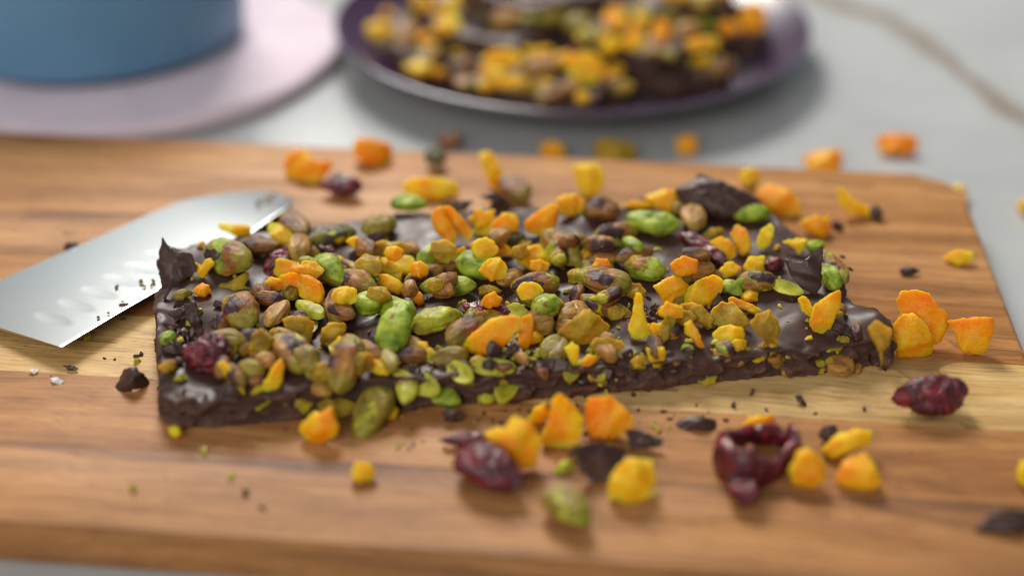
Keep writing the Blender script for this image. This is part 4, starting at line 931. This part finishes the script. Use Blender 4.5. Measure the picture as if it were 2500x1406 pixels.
for i in range(NR):
    for j in range(NC): f.append((i * NC + j, i * NC + (j + 1) % NC, ((i + 1) % NR) * NC + (j + 1) % NC, ((i + 1) % NR) * NC + j))
cr = tag(empty('cranberry', oc), 'torn red cranberry opened into a loop in front of the bark', 'cranberry', 'loose cranberries')
obj('skin_loop', mesh('skin_loop', [q - oc for q in v], f), M['berry'], cr, Matrix.Translation(oc))
place_nut('flesh', (1800, 1150), (1822, 1222), 70, 0, M['berry'], cr, kind='berry', Lmax=18, emb=.45)

def lc(label, tl, th, pts, z=0.0, fold=.5, name='chocolate_shard'):
    tag(place_flake(name, pts, z, M['shard'], None, tilt=tl, thick=th, az=random.uniform(-.3, .3), sharp=12, jag=.5, fold=fold, lift=.5), label, 'chocolate shard', 'loose chocolate shards')
lc('curled glossy dark chocolate shard left of the bark on the seam', 52, 2.0, [(260, 958), (285, 925), (295, 898), (328, 896), (352, 922), (358, 942), (320, 950), (275, 966)], fold=1.4)
lc('broad brown chocolate shard behind the thick yellow chunk in front', 50, 3.0, [(1395, 1092), (1460, 1080), (1527, 1095), (1510, 1150), (1460, 1176), (1420, 1152)])
lc('pointed dark chocolate shard at the right end of the front pile', 45, 2.5, [(1528, 1050), (1560, 1050), (1618, 1075), (1610, 1092), (1540, 1094)])
lc('thin dark leaf shaped chocolate flake on the seam right of the front pile', 30, 2.0, [(1632, 1030), (1680, 1010), (1755, 1012), (1750, 1030), (1760, 1054), (1700, 1042), (1660, 1050)], fold=1.2)
lc('small dark chocolate bit above the oval yellow apricot at front right', 50, 3.0, [(1998, 1060), (2012, 1040), (2040, 1038), (2045, 1060), (2020, 1082)])
lc('blurred curled chocolate flake at the bottom right picture corner', 35, 3.0, [(2385, 1290), (2430, 1250), (2470, 1238), (2540, 1245), (2540, 1290), (2450, 1300)], fold=1.0)
lc('tiny dark chocolate bit against the back of the knife blade', 40, 2.0, [(152, 600), (165, 592), (190, 592), (192, 604), (165, 612)])
lc('small dark chocolate flake on the wood right of the bark', 30, 1.6, [(2195, 660), (2215, 650), (2245, 660), (2230, 670), (2205, 672)])
lc('dark chocolate bit at the tip of the curved yellow sliver', 45, 3.0, [(2122, 512), (2138, 500), (2155, 520), (2148, 538), (2128, 532)])
lc('small dark chocolate bit behind the bark right corner', 40, 2.5, [(2030, 545), (2045, 538), (2062, 548), (2055, 562), (2035, 560)])
lc('small chocolate cube below the middle front edge of the bark', 50, 3.5, [(1080, 1010), (1095, 998), (1125, 1002), (1128, 1020), (1108, 1030), (1088, 1024)])
lc('short dark chocolate sliver on the pale strip before the cranberry', 25, 1.2, [(1940, 965), (1952, 965), (1972, 985), (1966, 990), (1948, 978)])
lc('thin dark chocolate sliver above the white flakes at the left', 25, 1.0, [(156, 893), (172, 891), (192, 899), (186, 905), (168, 902)])
for pts, lb in (([(72, 906), (86, 900), (94, 903), (84, 913)], 'tiny white flake nearest the left edge of the board'), ([(123, 922), (138, 919), (155, 930), (146, 936), (128, 932)], 'slightly larger white flake left of the curled shard')):
    tag(place_flake('white_flake', pts, 0.0, M['white'], None, tilt=20, thick=.8, lift=.3), lb, 'flake', 'white flakes')
tag(place_flake('cranberry_bit', [(284, 748), (296, 742), (312, 742), (310, 752), (290, 757)], 4.4, M['berry'], None, tilt=30, thick=1.4, lift=.2), 'tiny red cranberry bit lying on the knife blade', 'cranberry bit')

# ------------------------------------------------------------------ crumbs, too many and too small to count
def crumbs(name, spots, mat, parent=None, origin=Vector((0, 0, 0))):
    v, f = [], []
    for (q, s_) in spots:
        b0 = len(v); a = random.random() * 6.3; l_ = s_ * random.uniform(1, 2.2); w_ = s_ * random.uniform(.5, 1); h_ = s_ * random.uniform(.4, .9)
        for z in (0, 1):
            for k in range(5):
                t = a + k * 1.2566 + random.uniform(-.3, .3); x_, y_ = l_ * math.cos(t - a) * .5, w_ * math.sin(t - a) * .5
                sh = .6 if z else 1
                v.append((q.x + sh * (x_ * math.cos(a) - y_ * math.sin(a)) - origin.x, q.y + sh * (x_ * math.sin(a) + y_ * math.cos(a)) - origin.y, q.z + z * h_ * random.uniform(.6, 1.1) - origin.z))
        f.append(tuple(b0 + k for k in range(5))[::-1]); f.append(tuple(b0 + 5 + k for k in range(5)))
        for k in range(5): f.append((b0 + k, b0 + (k + 1) % 5, b0 + 5 + (k + 1) % 5, b0 + 5 + k))
    return obj(name, mesh(name, v, f, False), mat, parent, Matrix.Translation(origin))
def blade_z(p_):
    q = P(p_[0], p_[1], KZ); w_ = (q - E0).dot(en) / 46.0
    return ZE + (ZS - ZE) * min(1.0, max(0.0, w_)) + .75
def spots_at(l, surf): return [(P(x, y, surf((x, y)) if callable(surf) else surf), s_) for x, y, s_ in l]
rr = random.Random(11)
gl = [(490, 762, 2.0), (592, 798, 3.2), (770, 790, 1.5), (1320, 862, 2.6), (1400, 850, 3.0), (1440, 860, 3.0), (1440, 920, 2.5), (1470, 935, 3.0), (1390, 930, 1.8), (1425, 930, 1.6), (1310, 870, 1.6), (1480, 960, 2.0), (1350, 940, 1.4), (1500, 900, 1.4), (440, 925, 2.6), (1045, 880, 2.4)]
gl += [(rr.uniform(1000, 1560), rr.gauss(905, 30), rr.uniform(.7, 1.8)) for _ in range(60)] + [(rr.uniform(430, 2080), rr.uniform(600, 880), rr.uniform(.5, 1.1)) for _ in range(60)]
gl += [(1560 + rr.gauss(0, 30), 790 + rr.gauss(0, 14), rr.uniform(.6, 1.3)) for _ in range(10)]
gl += [(rr.uniform(440, 2060), rr.uniform(590, 880), rr.uniform(1.0, 2.4)) for _ in range(90)]
tag(crumbs('green_crumbs', spots_at(gl, on_bark), M['lime'], bark, BC), kind='stuff')
al_ = [(rr.uniform(440, 2060), rr.uniform(580, 890), rr.uniform(1.0, 2.6)) for _ in range(90)]
tag(crumbs('apricot_crumbs', spots_at(al_, on_bark), M['a'], bark, BC), kind='stuff')
cl_ = [(rr.uniform(1000, 1600), rr.gauss(900, 35), rr.uniform(.8, 2.6)) for _ in range(120)] + [(rr.uniform(390, 560), rr.uniform(740, 980), rr.uniform(.8, 2.2)) for _ in range(40)] + [(rr.uniform(430, 2080), rr.uniform(600, 890), rr.uniform(.5, 1.5)) for _ in range(80)]
cl_ += [(1590 + rr.gauss(0, 30), 765 + rr.gauss(0, 12), rr.uniform(1, 2.4)) for _ in range(26)]
tag(crumbs('chocolate_crumbs', spots_at(cl_, on_bark), M['shard'], bark, BC), kind='stuff')
bl_ = [(1790, 992, 1.8), (1835, 960, 1.8), (2110, 1000, 1.4), (335, 870, 1.6), (345, 866, 1.6), (280, 878, 1), (255, 875, 1), (600, 1205, 2), (1700, 990, 1.2), (1990, 1010, .9), (640, 1240, 1.4), (300, 780, 1.2)]
bl_ += [(rr.gauss(1300, 130), rr.gauss(1060, 40), rr.uniform(.5, 1.6)) for _ in range(40)] + [(rr.uniform(60, 2300), rr.uniform(880, 1230), rr.uniform(.3, .8)) for _ in range(26)] + [(rr.uniform(600, 2100), rr.uniform(1000, 1060), rr.uniform(.4, 1.4)) for _ in range(40)]
tag(crumbs('chocolate_crumbs', spots_at(bl_, 0.0), M['shard']), 'scattered dark chocolate crumbs on the wooden board', 'crumbs', kind='stuff')
bg_ = [(335, 885, 1.6), (325, 1195, 2.6), (500, 1105, 2.0), (565, 1165, 2.0), (1378, 1145, 4.0), (1600, 1045, 1.8), (215, 828, 2.4), (205, 818, 1.6), (385, 945, 1.6), (1340, 1005, 1.5), (1605, 1210, 2.0)]
bg_ += [(rr.uniform(950, 1900), rr.uniform(1000, 1150), rr.uniform(.4, 1.2)) for _ in range(50)]
tag(crumbs('green_crumbs', spots_at(bg_, 0.0), M['lime']), 'scattered yellow green pistachio crumbs on the wooden board', 'crumbs', kind='stuff')
kb = [(285, 702, 1.4), (345, 690, 1.6), (375, 688, 1.8), (352, 700, 1.0), (240, 775, 1.4), (300, 738, .8), (655, 486, 2.4), (640, 492, 1.6), (630, 498, 2.2), (668, 478, 1.6), (370, 697, 1.2), (265, 765, 1.0)]
tag(crumbs('blade_crumbs', spots_at(kb, blade_z), M['brown']), 'brown crumbs stuck to the knife blade', 'crumbs', kind='stuff')

# ------------------------------------------------------------------ bark pieces heaped on the plate
PG = 'broken bark pieces heaped on the plate'
PIECES = [('leftmost bark piece on the plate reaching the left rim', -1, [(880, 62), (960, 24), (1120, 30), (1190, 110), (1090, 190), (965, 150)], 14),
          ('front bark piece on the plate hanging over the near rim', 3, [(1090, 160), (1230, 105), (1470, 140), (1530, 215), (1440, 250), (1260, 232), (1130, 205)], 18),
          ('dark bark piece with bare broken edge at the plate front right', 2, [(1490, 130), (1640, 105), (1770, 140), (1790, 175), (1640, 195), (1520, 185)], 9),
          ('bark piece at the far right of the plate pile', 8, [(1650, -10), (1870, 10), (1868, 75), (1770, 95), (1680, 65)], 10),
          ('upper left bark piece of the plate pile', 10, [(990, -20), (1290, -25), (1400, 50), (1260, 110), (1080, 85)], 16),
          ('middle bark piece of the plate pile', 12, [(1370, 30), (1690, 15), (1750, 100), (1600, 135), (1440, 120)], 18),
          ('topmost bark piece of the plate pile on the left', 20, [(1100, -110), (1480, -120), (1540, -20), (1300, 15), (1120, -20)], 10),
          ('topmost bark piece of the plate pile on the right', 20, [(1520, -80), (1800, -80), (1780, 15), (1580, 20)], 9)]
BLOBS = [('a', 1065, 18, 60, 24), ('y', 925, 75, 55, 45), ('y', 1090, 62, 60, 45), ('o', 1150, 98, 120, 50), ('y', 1225, 148, 90, 55), ('y', 1245, 203, 75, 36), ('tan', 1235, 50, 60, 52), ('y', 1430, 170, 95, 75), ('o', 1505, 48, 60, 60),
         ('y', 1550, 103, 52, 50), ('o', 1612, 85, 45, 65), ('a', 1655, 118, 45, 50), ('o', 1838, 48, 60, 70), ('green', 1735, 58, 60, 40), ('v', 1462, 238, 50, 34), ('tan', 1320, 165, 90, 50), ('olive', 1415, 55, 60, 50), ('tan', 1300, 95, 60, 40),
         ('o', 1050, 95, 60, 40), ('tan', 990, 90, 60, 50), ('a', 1375, 150, 50, 50), ('olive', 1350, 40, 80, 50), ('o', 1300, 20, 60, 30), ('a', 1180, 20, 50, 30), ('brown', 1130, 160, 60, 40), ('v', 1290, 215, 70, 30), ('tan', 1680, 75, 60, 40), ('y', 1480, 10, 70, 26), ('o', 1780, 70, 50, 34), ('a', 1560, 60, 40, 30), ('olive', 1650, 40, 70, 40), ('tan', 1390, 215, 60, 34), ('brown', 1770, 20, 60, 40), ('a', 1020, 40, 50, 30)]
placed = [False] * len(BLOBS)
def inside(p, poly):
    c_ = False
    for (xa, ya), (xb, yb) in zip(poly, poly[1:] + poly[:1]):
        if (ya > p[1]) != (yb > p[1]) and p[0] < (xb - xa) * (p[1] - ya) / (yb - ya) + xa: c_ = not c_
    return c_
for i, (lb, zt, pts, nt) in sorted(enumerate(PIECES), key=lambda q: -q[1][1]):
    ol = [P(x, y, zt) for x, y in pts]
    # roughen the outline
    oo = []
    for a, b in zip(ol, ol[1:] + ol[:1]):
        for k in range(6):
            q = a.lerp(b, k / 6); q += (b - a).normalized().cross(Vector((0, 0, 1))) * 2.2 * nz(q * .12 + Vector((i * 9, 0, 0))); oo.append((q.x, q.y))
    c_ = sum(ol, Vector()) / len(ol); c_.z = zt - 9
    me = slab('slab', oo, zt, 9.0, 20 + i, M['choc'], voxel=1.6, lump=0.9, broke=1.1)
    for v in me.vertices: v.co -= c_ * S
    root = tag(empty('bark_piece', c_), lb, 'chocolate bark', PG)
    obj('slab', me, None, root, Matrix.Translation(c_))
    for j, (k, x, y, w_, h_) in enumerate(BLOBS):
        w_, h_ = w_ * 1.12, h_ * 1.05
        if not placed[j] and inside((x, y + h_ * .2), pts):
            placed[j] = True
            if k in ('tan', 'green', 'olive', 'brown', 'skin'):
                place_nut('pistachio', (x - w_ / 2, y + 6), (x + w_ / 2, y - 6), h_, zt, M[k], root, emb=.3)
            else:
                pl = [(x + w_ / 2 * math.cos(t) * rr.uniform(.8, 1.15), y + h_ / 2 * math.sin(t) * rr.uniform(.8, 1.15)) for t in [m_ * math.pi / 4 for m_ in range(8)]]
                place_flake('apricot_piece', pl, zt, M[k], root, tilt=rr.uniform(35, 55), thick=4.5, nb=32, lift=.8)
    got = 0; tries = 0
    xs = [p[0] for p in pts]; ys = [p[1] for p in pts]
    while got < nt * 1.0 and tries < 400:
        tries += 1
        x, y = rr.uniform(min(xs), max(xs)), rr.uniform(min(ys), max(ys))
        if not inside((x, y), pts): continue
        if any(abs(x - bx) < (bw / 2 + 10) and abs(y - by) < (bh / 2 + 6) for _, bx, by, bw, bh in BLOBS): continue
        got += 1
        k = rr.choice(['brown', 'y', 'olive', 'y', 'shard', 'v', 'brown', 'a', 'a', 'shard', 'y'])
        if k in ('v', 'a', 'o', 'y', 'shard'):
            w_ = rr.uniform(36, 70); pl = [(x + w_ / 2 * math.cos(t) * rr.uniform(.7, 1.2), y + w_ * .3 * math.sin(t) * rr.uniform(.7, 1.2)) for t in [m_ * math.pi / 3.5 for m_ in range(7)]]
            place_flake('chocolate_shard' if k == 'shard' else 'apricot_piece', pl, zt, M[k], root, tilt=rr.uniform(25, 55), thick=4, nb=28, lift=.8)
        else:
            a = rr.uniform(0, 3.14); l_ = rr.uniform(55, 85)
            place_nut('pistachio', (x - l_ / 2 * math.cos(a), y - l_ / 4 * math.sin(a)), (x + l_ / 2 * math.cos(a), y + l_ / 4 * math.sin(a)), rr.uniform(38, 52), zt, M[k], root, emb=.3)
